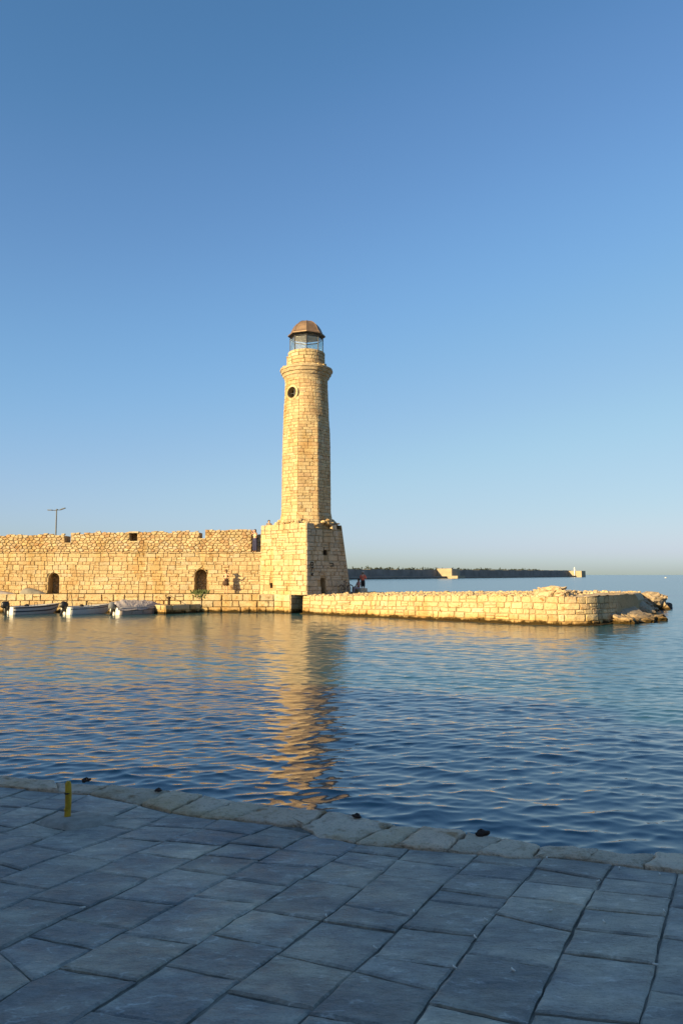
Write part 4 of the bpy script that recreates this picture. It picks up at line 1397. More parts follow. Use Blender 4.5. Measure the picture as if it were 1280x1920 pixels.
# ------------------------------------------------------------------ people
def skin_obj(name, joints, edges, mat, parent, root_i=0, sub=2):
    me = bpy.data.meshes.new(name)
    me.from_pydata([j[0] for j in joints], edges, [])
    me.materials.append(mat)
    o = bpy.data.objects.new(name, me)
    COL.objects.link(o)
    o.parent = parent
    md = o.modifiers.new('Skin', 'SKIN')
    md.use_smooth_shade = True
    for sv, j in zip(me.skin_vertices[0].data, joints):
        r = j[1]
        sv.radius = (r, r) if not hasattr(r, '__len__') else r
    me.skin_vertices[0].data[root_i].use_root = True
    ms = o.modifiers.new('Subsurf', 'SUBSURF')
    ms.levels = ms.render_levels = sub
    return o
SKIN = plain('tanned_skin', (0.55, 0.33, 0.21), .6, 0, .05)
HAIR = plain('dark_hair', (0.020, 0.013, 0.009), .6)
def person(label, loc, rz, arms, legs=None, top=None, top_mat=None, bottom=None, bottom_mat=None, h=1.0, hair='long', hat=None, lean=0.0, head_turn=0.0, skirt=None):
    """arms / legs: joint positions for (left elbow, left wrist, right elbow, right wrist) and (knee, ankle) pairs; figure faces -Y"""
    root = empty('person', loc, rz)
    root.scale = (h, h, h)
    tag(root, label, 'person')
    J = {}
    V3 = Vector
    J['pelvis'] = V3((0, 0, .95)); J['waist'] = V3((0, -.0, 1.10)); J['chest'] = V3((0, -.01 - lean, 1.30)); J['neck'] = V3((0, -lean * 1.3, 1.46)); J['head'] = V3((0, -.015 - lean * 1.4, 1.555)); J['crown'] = V3((0, -.01 - lean * 1.5, 1.66))
    J['nose'] = V3((.0, -.125 - lean * 1.4, 1.565))
    for s_, k in ((1, 'l'), (-1, 'r')):
        J['sh' + k] = V3((.165 * s_, -lean, 1.40)); J['hip' + k] = V3((.085 * s_, 0, .90))
    le, lw, re_, rw = arms
    J['ell'], J['wrl'], J['elr'], J['wrr'] = V3(le), V3(lw), V3(re_), V3(rw)
    legs = legs or (((.09, -.01, .49), (.09, .01, .08)), ((-.09, -.01, .49), (-.09, .01, .08)))
    for k, (kn, an) in zip('lr', legs):
        J['kn' + k], J['an' + k] = V3(kn), V3(an)
        J['toe' + k] = V3(an) + V3((.01 if k == 'l' else -.01, -.15, -.045))
    joints, idx, edges = [], {}, []
    rad = dict(pelvis=(.15, .115), waist=(.115, .095), chest=(.15, .11), neck=.05, head=(.078, .085), crown=(.07, .075), nose=.014,
               shl=.058, shr=.058, ell=.040, elr=.040, wrl=.027, wrr=.027, hipl=.088, hipr=.088, knl=.055, knr=.055, anl=.036, anr=.036, toel=.032, toer=.032)
    for n_, p in J.items():
        idx[n_] = len(joints); joints.append((p, rad[n_]))
    def ed(a, b): edges.append((idx[a], idx[b]))
    for a, b in (('pelvis', 'waist'), ('waist', 'chest'), ('chest', 'neck'), ('neck', 'head'), ('head', 'crown'), ('head', 'nose')): ed(a, b)
    for k in 'lr':
        for a, b in (('chest', 'sh'), ('sh', 'el'), ('el', 'wr')): ed(a + (k if a != 'chest' else ''), b + k)
        ed('pelvis', 'hip' + k); ed('hip' + k, 'kn' + k); ed('kn' + k, 'an' + k); ed('an' + k, 'toe' + k)
        # hand: palm and five fingers
        d = (J['wr' + k] - J['el' + k]).normalized()
        side = d.cross(V3((0, 1, 0)))
        if side.length < .2: side = d.cross(V3((1, 0, 0)))
        side.normalize()
        curl = d.cross(side).normalized()
        pal = J['wr' + k] + d * .075
        idx['pal' + k] = len(joints); joints.append((pal, (.036, .02))); ed('wr' + k, 'pal' + k)
        for fi, (o_, l_) in enumerate(((-.030, .060), (-.010, .072), (.010, .066), (.028, .050))):
            a1 = pal + side * o_ + d * .035
            a2 = a1 + d * l_ * .6 + curl * .012
            a3 = a2 + d * l_ * .4 + curl * .022
            prev = idx['pal' + k]
            for q in (a1, a2, a3):
                joints.append((q, .0085)); edges.append((prev, len(joints) - 1)); prev = len(joints) - 1
        th = pal - d * .03 - side * .035
        joints.append((th, .011)); edges.append((idx['pal' + k], len(joints) - 1))
        joints.append((th + d * .045 - side * .02 + curl * .01, .0095)); edges.append((len(joints) - 2, len(joints) - 1))
    skin_obj('body', joints, edges, SKIN, root)
    def cloth(name, names, mat, extra, links):
        jn, ii = [], {}
        for n_ in names:
            p, r = joints[idx[n_]]
            e = extra[n_] if isinstance(extra, dict) and n_ in extra else (extra if not isinstance(extra, dict) else extra.get('*', .02))
            r = tuple(x + e for x in r) if hasattr(r, '__len__') else r + e
            ii[n_] = len(jn); jn.append((p, r))
        return skin_obj(name, jn, [(ii[a], ii[b]) for a, b in links], mat, root)
    if top == 'tee':
        cloth('top', ['chest', 'waist', 'pelvis', 'shl', 'shr', 'ell', 'elr'], top_mat, {'*': .022, 'ell': .018, 'elr': .018}, [('chest', 'waist'), ('waist', 'pelvis'), ('chest', 'shl'), ('chest', 'shr'), ('shl', 'ell'), ('shr', 'elr')])
    elif top == 'short':
        cloth('top', ['chest', 'waist', 'shl', 'shr'], top_mat, .02, [('chest', 'waist'), ('chest', 'shl'), ('chest', 'shr')])
    if bottom == 'trousers':
        cloth('trousers', ['pelvis', 'waist', 'hipl', 'hipr', 'knl', 'knr', 'anl', 'anr'], bottom_mat, {'*': .022, 'knl': .045, 'knr': .045, 'anl': .055, 'anr': .055}, [('pelvis', 'waist'), ('pelvis', 'hipl'), ('pelvis', 'hipr'), ('hipl', 'knl'), ('hipr', 'knr'), ('knl', 'anl'), ('knr', 'anr')])
    elif bottom == 'shorts':
        cloth('shorts', ['pelvis', 'waist', 'hipl', 'hipr', 'knl', 'knr'], bottom_mat, {'*': .024, 'knl': .03, 'knr': .03}, [('pelvis', 'waist'), ('pelvis', 'hipl'), ('pelvis', 'hipr'), ('hipl', 'knl'), ('hipr', 'knr')])
    elif bottom == 'skirt':
        sk_ = MB(); sk_.lathe([(.15, 1.12), (.185, .98), (.215, .8), (.25, .60), (.24, .60), (.17, .9)], 18, (0, 0), cap=False)
        sk_.v = [(x, y * .8, z + .01 * math.sin(9 * math.atan2(y, x))) for x, y, z in sk_.v]
        sk_.build('skirt', bottom_mat, root, True)
    hd, cr = J['head'], J['crown']
    hm = MB()
    if hair:
        hm.ellipsoid(hd + V3((0, .028, .055)), (.094, .092, .092), 14, 9)
        if hair == 'long': hm.ellipsoid(hd + V3((0, .065, -.06)), (.085, .045, .15), 12, 8)
        hm.build('hair', HAIR, root, True)
    ey = MB()
    for s_ in (1, -1): ey.ellipsoid(hd + V3((.032 * s_, -.083, .025)), (.011, .008, .008), 8, 5)
    ey.ellipsoid(hd + V3((0, -.082, -.035)), (.024, .008, .006), 8, 5)
    ey.build('eyes_and_mouth', HAIR, root, True)
    if hat:
        ht = MB(); c = cr + V3((0, 0, -.005))
        if hat == 'brim':
            ht.lathe([(.20, c.z), (.205, c.z + .012), (.105, c.z + .02), (.10, c.z + .09), (.07, c.z + .12), (.0, c.z + .125)], 18, (c.x, c.y))
            ht.build('hat', plain('straw_hat', (.16, .09, .045), .9), root, True)
        else:
            ht.ellipsoid(c + V3((0, .0, .0)), (.1, .11, .075), 14, 7); ht.box(-.07, .07, c.y - .20, c.y - .06, c.z - .02, c.z - .005)
            ht.build('cap', plain('cap_cloth_' + label[:6], hat, .8), root, True)
    return root
DOWN = ((.23, .02, 1.14), (.24, -.04, .90), (-.23, .02, 1.14), (-.24, -.04, .90))
wx = xat(424, 54.25)
person('woman-height person in brimmed hat and dark dress posing on the walkway with one arm raised', (wx, 54.25, LEDGE_Z), math.radians(-8),
       ((.27, -.06, 1.30), (.36, -.14, 1.52), (-.25, -.03, 1.17), (-.12, -.16, 1.05)),
       legs=(((.10, -.02, .49), (.13, .02, .08)), ((-.08, -.03, .49), (-.07, .01, .08))),
       top='short', top_mat=plain('dark_brown_top', (.05, .026, .016), .8), bottom='skirt', bottom_mat=plain('dark_brown_skirt', (.06, .03, .018), .8), hat='brim', h=.99)
bpy.data.objects['person']['label'] = 'person in brimmed hat and dark dress posing on the walkway, one arm raised'
person('person in white top and navy trousers, arms raised to face, beside the lighthouse base', (xat(477.5, 54.96), 54.96, Z_STR - .01), math.radians(-28),
       ((.24, -.18, 1.25), (.08, -.26, 1.50), (-.24, -.18, 1.25), (-.06, -.26, 1.50)),
       top='short', top_mat=plain('white_cotton', (.62, .58, .56), .8), bottom='trousers', bottom_mat=plain('navy_cloth', (.028, .032, .085), .8), h=1.0)
# step under the person whose head shows above the base
hx = xat(503.5, 57.3)
stp = MB().box(hx - .9, hx + 1.6, 56.75, 57.9, Z_STR - .3, 5.12); o = stp.build('stone_steps', M_MORTAR); tag(o, 'plain stone step on the wall walk, behind the lighthouse base', 'steps')
person('person whose dark-haired head alone shows above the lighthouse base', (hx, 57.3, 5.12), math.radians(20), DOWN, top='tee', top_mat=plain('grey_cloth', (.2, .2, .22), .8), bottom='trousers', bottom_mat=plain('dark_cloth', (.03, .03, .035), .8), hair='short', h=1.03)
# two people on the jetty
cp = Vector((xat(679.5, 57), 57.0, 0))
def on_jetty(x, y):
    d = Vector((x, y, 0)) - J0
    return jtop_surface(d.dot(E), d.dot(R_))
seat_z = on_jetty(cp.x, cp.y)
blk = loose_block('stone_block', (cp.x + .02, cp.y - .55, seat_z + .17), (.62, .5, .42), .3, M_STONE, 'pale squared stone block on the jetty in front of the couple', 'stone', tn=(.5, .46, .37, .2), seed=8)
person('person in coral shirt and dark shorts standing on the jetty beside a seated companion', (cp.x + .02, cp.y, seat_z - .02), math.radians(165),
       ((.24, -.05, 1.14), (.16, -.22, 1.0), (-.26, -.04, 1.14), (-.22, -.22, 1.10)), top='tee', top_mat=plain('coral_cloth', (.62, .155, .10), .8), bottom='shorts', bottom_mat=plain('black_cloth', (.02, .018, .02), .8), hair='short', hat=(.5, .45, .4), h=.97)
cx2 = cp.x - .42
rock('seat_stone', (cx2 + .12, cp.y + .12, seat_z + .12), (.6, .55, .5), .4, 31.3, 'low rock the pink-trousered person sits on, on the jetty', None, mat=M_RUBBLE, sub=3, cat='rock')
SITL = (((.10, -.42, .93), (.11, -.46, .50)), ((-.10, -.44, .93), (-.11, -.40, .50)))
person('person in pink trousers seated on the jetty, knees out to the left', (cx2 + .12, cp.y + .12, seat_z - .53), math.radians(-70), ((.22, -.12, 1.15), (.14, -.34, 1.02), (-.22, -.12, 1.15), (-.14, -.34, 1.02)), legs=SITL,
       top='tee', top_mat=plain('rose_cloth', (.50, .22, .18), .8), bottom='trousers', bottom_mat=plain('pale_pink_cloth', (.50, .33, .33), .8), h=.97)

# ------------------------------------------------------------------ bicycle leaning on the base
bx = Vector(right_map(SL - 1.25, 0, .42)); bz = on_jetty(bx.x, bx.y) + .02
bike = empty('bicycle', (bx.x, bx.y, bz), math.atan2(R_.y, R_.x))
tag(bike, 'black bicycle leaning against the shaded side of the lighthouse base', 'bicycle')
for x_ in (-.5, .5):
    wv = MB(); wv.torus((x_, 0, .33), .31, .04, 'Y', 24, 6); wo_ = wv.build('wheel', M_BLACK, bike, True)
    sp_ = MB()
    for k in range(10): sp_.tube([(x_, 0, .33), (x_ + .3 * math.cos(k * .628), 0, .33 + .3 * math.sin(k * .628))], .004, 4)
    sp_.build('spokes', M_GREY_METAL, wo_)
fr = MB()
for a, b in (((-.5, 0, .33), (-.05, 0, .30)), ((-.05, 0, .30), (-.18, 0, .85)), ((-.5, 0, .33), (-.15, 0, .75)), ((-.05, 0, .30), (.36, 0, .80)), ((-.15, 0, .75), (.34, 0, .86)), ((.5, 0, .33), (.33, 0, .95))): fr.tube([a, b], .02, 6)
fr.build('frame', M_BLACK, bike)
MB().tube([(.30, -.26, .98), (.33, 0, .97), (.30, .26, .98)], .016, 6).build('handlebar', M_BLACK, bike)
MB().ellipsoid((-.2, 0, .88), (.14, .07, .035), 10, 6).build('saddle', M_BLACK, bike, True)

# ------------------------------------------------------------------ lamp post behind the wall
LY = 66.0
lx = xat(106.5, LY, 960)
lamp = empty('lamp_post', (lx, LY, 1.28))
tag(lamp, 'slim grey double-armed lamp post rising behind the sea wall', 'street lamp')
zt = zat(956.5, LY)
MB().tube([(0, 0, 0), (0, 0, zt - 1.28)], [.085, .05], 10).build('pole', M_GREY_METAL, lamp)
mb = MB(); mb.tube([(0, 0, zt - 1.30), (-.45, 0, zt - 1.29)], .035, 6); mb.box(-.78, -.40, -.12, .12, zt - 1.31, zt - 1.24); mb.build('lamp_head', M_GREY_METAL, lamp)
mb = MB(); mb.tube([(0, 0, zt - 1.26), (.30, 0, zt - 1.27), (.42, 0, zt - 1.22)], .035, 6)
mb.add([(.34, -.12, zt - 1.28), (.76, -.12, zt - 1.12), (.76, .12, zt - 1.12), (.34, .12, zt - 1.28), (.34, -.12, zt - 1.20), (.76, -.12, zt - 1.06), (.76, .12, zt - 1.06), (.34, .12, zt - 1.20)], [(3, 2, 1, 0), (4, 5, 6, 7), (0, 1, 5, 4), (1, 2, 6, 5), (2, 3, 7, 6), (3, 0, 4, 7)])
mb.build('lamp_head', M_GREY_METAL, lamp)
MB().ellipsoid((.03, 0, zt - 1.24), (.10, .08, .07), 8, 6).build('bracket', M_GREY_METAL, lamp)

# ------------------------------------------------------------------ far breakwater
rng = random.Random(9)
Q0, Q1 = Vector((-22, 418, 0)), Vector((283, 925, 0))
D = (Q1 - Q0).normalized(); NB = Vector((D.y, -D.x, 0)); LBW = (Q1 - Q0).length
bw = empty('breakwater', ((Q0 + Q1) / 2).to_tuple())
tag(bw, 'long dark concrete breakwater on the horizon behind the jetty', 'breakwater')
def bwp(s, n, z): return Q0 + D * s + NB * n + UP * z
def bwbox(mb, s0, s1, n0, n1, z0a, z1a, z0b=None, z1b=None):
    z0b = z0a if z0b is None else z0b; z1b = z1a if z1b is None else z1b
    v = [bwp(s0, n0, z0a), bwp(s1, n0, z0b), bwp(s1, n1, z0b), bwp(s0, n1, z0a), bwp(s0, n0, z1a), bwp(s1, n0, z1b), bwp(s1, n1, z1b), bwp(s0, n1, z1a)]
    mb.add(v, [(3, 2, 1, 0), (4, 5, 6, 7), (0, 1, 5, 4), (1, 2, 6, 5), (2, 3, 7, 6), (3, 0, 4, 7)])
np_ = 30
def bz(s): return 6.0 + 2.3 * s / LBW
for k in range(np_):
    s0, s1 = LBW * k / np_, LBW * (k + 1) / np_
    mb = MB(); bwbox(mb, s0 + .12, s1 - .12, -6, 0, -.5, bz(s0) - .15 * (k % 2), None, bz(s1) - .15 * (k % 2)); mb.build('wall_segment', M_BWALL, bw)
mb = MB(); bwbox(mb, 0, LBW - 8, 0.1, 9, -1, 1.5, None, 1.9); mb.build('quay_apron', M_BWALL, bw)
mb = MB(); bwbox(mb, 0, LBW - 8, 9.05, 9.4, -1, .7, None, .9); mb.build('apron_dark_strip', M_DARKMETAL, bw)  # dark strip along the foot of the apron
# armour blocks showing over the top
av, af = [], []
for i in range(760):
    s = LBW * rng.random() ** 1.25 * 0.83
    n = rng.uniform(-14, -6.5)
    r_ = rng.uniform(.4, 1.0)
    zc_ = bz(s) - .2 + rng.uniform(-.6, .55)
    if rng.random() < .06: zc_ += 1.0; r_ *= 1.2
    c = bwp(s, n, zc_)
    for arm in range(4):
        d = Vector((rng.gauss(0, 1), rng.gauss(0, 1), rng.gauss(0, 1) + .3)).normalized() * r_ * 1.5
        a = d.orthogonal().normalized() * r_ * .4; b_ = d.cross(a).normalized() * r_ * .4
        k = len(av)
        av += [c + a, c + b_, c - a, c - b_, c + d + a * .6, c + d + b_ * .6, c + d - a * .6, c + d - b_ * .6]
        af += [(k + i_, k + (i_ + 1) % 4, k + 4 + (i_ + 1) % 4, k + 4 + i_) for i_ in range(4)] + [(k + 4, k + 5, k + 6, k + 7)]
o = mobj('armour_blocks', av, af, M_BUSH, bw); o['kind'] = 'stuff'
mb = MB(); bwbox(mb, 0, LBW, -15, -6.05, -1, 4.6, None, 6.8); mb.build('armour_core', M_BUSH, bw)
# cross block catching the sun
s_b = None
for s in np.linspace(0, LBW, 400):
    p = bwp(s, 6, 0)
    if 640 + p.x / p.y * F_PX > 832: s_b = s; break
mb = MB(); bwbox(mb, s_b, s_b + 16, 0.0, 12, .5, bz(s_b) + .8, None, bz(s_b) + .2); mb.build('cross_block', M_BSUN, bw)
mb = MB(); bwbox(mb, s_b - 3, s_b + 12, 9.5, 18, -1, 2.0); mb.build('landing_block', M_BSUN, bw)
# outer end
mb = MB(); bwbox(mb, LBW - 14, LBW + 6, -9, 16, -1, 7.6); mb.build('end_block', M_BSUN, bw)
mb = MB(); bwbox(mb, LBW + 6, LBW + 12, -8, 13, -1, 3.4, None, 1.2); mb.build('end_rubble', M_BSUN, bw)
shift(bw, bw.children)
bp = bwp(LBW - 15, 8, 0)
bea = empty('beacon', (bp.x, bp.y, 7.5))
tag(bea, 'small white harbour beacon on the end of the breakwater', 'beacon')
MB().lathe([(.95, -8.0), (.75, 2.6)], 12).build('tower', M_WHITE, bea, True)
MB().lathe([(1.25, 2.6), (1.25, 2.85)], 12).build('gallery', M_WHITE, bea)
MB().lathe([(.6, 2.85), (.6, 3.9), (.4, 4.4), (.05, 4.6)], 10).build('lantern', M_WHITE, bea, True)

# far white boat on the open sea
fbp = Vector((xat(1247, 640), 640, 0))
fb_ = empty('distant_boat', fbp.to_tuple(), 0.3)
fb_.scale = (.42, .42, .42)
tag(fb_, 'tiny white boat far out near the horizon at right', 'boat')
MB().add([(-2.4, -.8, 0), (-2.4, .8, 0), (1.6, .8, 0), (2.9, 0, 0), (1.6, -.8, 0), (-2.4, -.9, .9), (-2.4, .9, .9), (1.6, .9, 1.0), (3.2, 0, 1.2), (1.6, -.9, 1.0)], [(0, 1, 6, 5), (1, 2, 7, 6), (2, 3, 8, 7), (3, 4, 9, 8), (4, 0, 5, 9), (5, 6, 7, 8, 9)]).build('hull', M_WHITE, fb_)
MB().box(-1.4, .6, -.6, .6, .9, 1.8).build('cabin', M_WHITE, fb_)

# ------------------------------------------------------------------ foreground quay
QZ = 1.0
rng = random.Random(77)
G = lambda p: ground(p[0], p[1], QZ)
K_OUT = [(0, 1456), (75, 1464), (150, 1470), (205, 1473), (260, 1476), (320, 1482), (385, 1491), (450, 1503), (527, 1517), (640, 1525), (710, 1538), (745, 1549), (852, 1557), (950, 1574), (1015, 1585), (1072, 1585), (1160, 1597), (1280, 1603)]
K_IN = [(0, 1476), (110, 1485), (165, 1489), (217, 1497), (272, 1510), (320, 1522), (407, 1535), (495, 1545), (565, 1548), (600, 1570), (677, 1582), (847, 1596), (895, 1600), (960, 1608), (1060, 1606), (1147, 1618), (1280, 1636)]
KJ = [((100, 1468), (110, 1485)), ((205, 1473), (168, 1489)), ((320, 1484), (262, 1508)), ((383, 1491), (320, 1522)), ((446, 1502), (374, 1530)), ((505, 1514), (440, 1539)), ((612, 1524), (570, 1549)), ((737, 1547), (662, 1581)), ((792, 1553), (740, 1587)), ((875, 1561), (837, 1595)), ((942, 1573), (895, 1600)), ((1015, 1585), (997, 1607)), ((1120, 1592), (1100, 1611)), ((1230, 1601), (1205, 1626))]
kout = [G(p) for p in K_OUT]; kin = [G(p) for p in K_IN]
QD = (kout[-1] - kout[0]).normalized()
def extend(line, a, b):
    return [line[0] - QD * a * (1 - i / 6) for i in range(6)] + line + [line[-1] + QD * b * (i + 1) / 6 for i in range(6)]
kout = extend(kout, 5, 6); kin = extend(kin, 5, 6)
class Line:
    def __init__(self, pts):
        self.p = pts; self.c = [0]
        for a, b in zip(pts[:-1], pts[1:]): self.c.append(self.c[-1] + (b - a).length)
        self.L = self.c[-1]
    def at(self, t):
        t = max(0, min(self.L, t))
        for i in range(len(self.c) - 1):
            if t <= self.c[i + 1] + 1e-9:
                d = self.c[i + 1] - self.c[i]
                return self.p[i].lerp(self.p[i + 1], (t - self.c[i]) / d if d > 1e-9 else 0)
        return self.p[-1]
    def proj(self, q):
        best, bt = 1e9, 0
        for i in range(len(self.p) - 1):
            a, b = self.p[i], self.p[i + 1]
            d = b - a; L2 = d.length_squared
            t = max(0, min(1, (q - a).dot(d) / L2)) if L2 > 1e-12 else 0
            e = (a + d * t - q).length
            if e < best: best, bt = e, self.c[i] + t * math.sqrt(L2)
        return bt
    def sub(self, t0, t1):
        out = [self.at(t0)]
        for i, c in enumerate(self.c):
            if t0 + .012 < c < t1 - .012: out.append(self.p[i])
        out.append(self.at(t1))
        return out
LO, LI = Line(kout), Line(kin)

def slab_mesh(poly, z, thick, gap, edge, tilt, tn, mat, name, parent, jit=.003, rounded=.010, lump=0.0, step=.09):
    """poly: 2-D points, counter-clockwise; a worn paving stone with its own edges"""
    ar = sum(poly[i].x * poly[(i + 1) % len(poly)].y - poly[(i + 1) % len(poly)].x * poly[i].y for i in range(len(poly)))
    if ar < 0: poly = poly[::-1]
    pts = []
    n = len(poly)
    for i in range(n):
        a, b = poly[i], poly[(i + 1) % n]
        m = max(1, int((b - a).length / step))
        for k in range(m): pts.append(a.lerp(b, k / m))
    # inset by moving along edge normals
    n = len(pts)
    c = sum(pts, Vector((0, 0))) / n
    def inset(g, j=0):
        out = []
        for i in range(n):
            d1 = (pts[i] - pts[i - 1]); d2 = (pts[(i + 1) % n] - pts[i])
            nn = Vector((0, 0))
            for d in (d1, d2):
                if d.length > 1e-6: nn += Vector((-d.y, d.x)).normalized()
            if nn.length < 1e-6: nn = c - pts[i]
            nn.normalize()
            k = g + (rng.uniform(-j, j) if j else 0)
            if (c - pts[i]).length < k * 1.5: out.append(pts[i].copy())
            else: out.append(pts[i] + nn * k)
        return out
    js = [rng.uniform(-jit, jit) for _ in range(n)]
    base = inset(gap)
    base = [p + (c - p).normalized() * j for p, j in zip(base, js)]
    pts_save = pts
    pts = base
    r1, r2 = base, inset(edge)
    def zz_(p):
        return z + tilt[0] * (p.x - c.x) + tilt[1] * (p.y - c.y)
    nz_ = lambda p, k: lump * noise.noise(Vector((p.x * 7, p.y * 7, k + z)))
    v = [(p.x, p.y, z - thick) for p in r1] + [(p.x, p.y, zz_(p) - rounded + nz_(p, 1)) for p in r1] + [(p.x, p.y, zz_(p) - rounded * .15 + nz_(p, 2)) for p in r2]
    f = []
    for k in (0, n):
        for i in range(n): f.append((k + i, k + (i + 1) % n, k + n + (i + 1) % n, k + n + i))
    if lump < .01:
        f.append(tuple(2 * n + i for i in range(n)))
    else:
        for k, q in ((2, .82), (3, .55), (4, .25)):
            r3 = [c + (p - c) * q for p in r2]
            v += [(p.x, p.y, zz_(p) + nz_(p, 2)) for p in r3]
            for i in range(n): f.append((k * n + i, k * n + (i + 1) % n, (k + 1) * n + (i + 1) % n, (k + 1) * n + i))
        v.append((c.x, c.y, zz_(c) + nz_(c, 2)))
        for i in range(n): f.append((5 * n + i, 5 * n + (i + 1) % n, 6 * n))
    o = mobj(name, v, f, mat, parent, True, tints=tn, centre=True)
    o.data.polygons.foreach_set('use_smooth', [i >= n and len(q) < 5 and lump >= .01 for i, q in enumerate(f)])
    return o

# kerb stones
kerb = empty('kerb', (0, 5.3, QZ)); kerb['kind'] = 'structure'; kerb['label'] = 'edge of rough pale kerb stones along the quay'
js = [(LO.proj(G(a)), LI.proj(G(b))) for a, b in KJ]
t = js[0]
while t[0] > 0.7:
    t = (t[0] - rng.uniform(.45, .8), 0); t = (t[0], max(0, LI.proj(LO.at(t[0]) + (LI.at(js[0][1]) - LO.at(js[0][0]))))); js.insert(0, t)
t = js[-1]
while t[0] < LO.L - .8:
    t = (t[0] + rng.uniform(.45, .8), 0); t = (t[0], LI.proj(LO.at(t[0]) + (LI.at(js[-2][1]) - LO.at(js[-2][0])))); js.append(t)
KC = [(0.56, 0.48, 0.38), (0.60, 0.51, 0.41), (0.52, 0.45, 0.37), (0.57, 0.46, 0.36)]
for (a0, b0_), (a1, b1_) in zip(js[:-1], js[1:]):
    if a1 - a0 < .05 or b1_ - b0_ < .02: continue
    pl = LI.sub(b0_, b1_) + LO.sub(a0, a1)[::-1]
    slab_mesh(pl, QZ + rng.uniform(.004, .018), .45, .005, .016, (rng.uniform(-.015, .015), rng.uniform(-.015, .015)), tint(rng, KC, .1), M_KERB, 'kerb_stone', kerb, jit=.015, rounded=.011, lump=.0105, step=.04)
shift(kerb, kerb.children)
# quay body: bed under the paving, front wall
bed = MB()
bed.prism([(p.x, p.y) for p in ([kin[0] + Vector((-.3, -1.2)) * 0] + kin)] + [tuple(kin[-1] + Vector((-.342, -.94)) * 14), tuple(kin[0] + Vector((-.342, -.94)) * 14)], .3, QZ - .012)
o = bed.build('quay_bed', M_BED); o['kind'] = 'structure'
fw = MB()
inw = [p + Vector((-.342, -.94)) * .03 for p in kout]
fw.prism([(p.x, p.y) for p in inw] + [tuple(kin[-1] + Vector((-.342, -.94)) * .3), tuple(kin[0] + Vector((-.342, -.94)) * .3)], -1.2, QZ - .12)
o = fw.build('quay_wall', M_MORTAR); o['kind'] = 'structure'

# paving: traced long joints and cross joints
S = [
 [(0, 1497), (20, 1491), (50, 1480)],
 [(0, 1529), (48, 1511), (95, 1494), (117, 1486)],
 [(0, 1561), (60, 1541), (115, 1515), (165, 1490)],
 [(0, 1600), (55, 1582), (80, 1571), (120, 1556), (175, 1543), (225, 1524), (262, 1508)],
 [(0, 1647), (42, 1630), (120, 1602), (150, 1590), (215, 1568), (250, 1554), (275, 1545), (320, 1524)],
 [(0, 1705), (50, 1683), (90, 1666), (175, 1631), (217, 1612), (255, 1597), (305, 1577), (380, 1553), (410, 1536)],
 [(0, 1778), (35, 1761), (120, 1720), (170, 1697), (210, 1680), (277, 1646), (328, 1626), (380, 1600), (440, 1575), (512, 1547)],
 [(0, 1875), (55, 1840), (110, 1815), (175, 1777), (220, 1752), (270, 1727), (320, 1701), (362, 1678), (425, 1644), (480, 1615), (527, 1590), (565, 1569), (600, 1557)],
 [(145, 1912), (230, 1856), (290, 1818), (370, 1768), (440, 1722), (495, 1691), (562, 1647), (640, 1602), (665, 1586)],
 [(377, 1895), (442, 1844), (525, 1783), (602, 1725), (640, 1698), (680, 1665), (711, 1640), (745, 1608), (765, 1591)],
 [(565, 1912), (640, 1841), (697, 1790), (750, 1738), (777, 1712), (822, 1666), (855, 1637), (897, 1600)],
 [(775, 1917), (812, 1864), (847, 1820), (880, 1775), (910, 1734), (937, 1702), (960, 1674), (982, 1651), (1001, 1627), (1018, 1606)],
 [(997, 1905), (1022, 1850), (1042, 1810), (1057, 1778), (1077, 1736), (1096, 1697), (1117, 1665), (1132, 1642), (1149, 1617)],
 [(1200, 1905), (1212, 1870), (1225, 1825), (1232, 1785), (1242, 1740), (1250, 1710), (1257, 1685), (1263, 1662), (1270, 1634)],
]
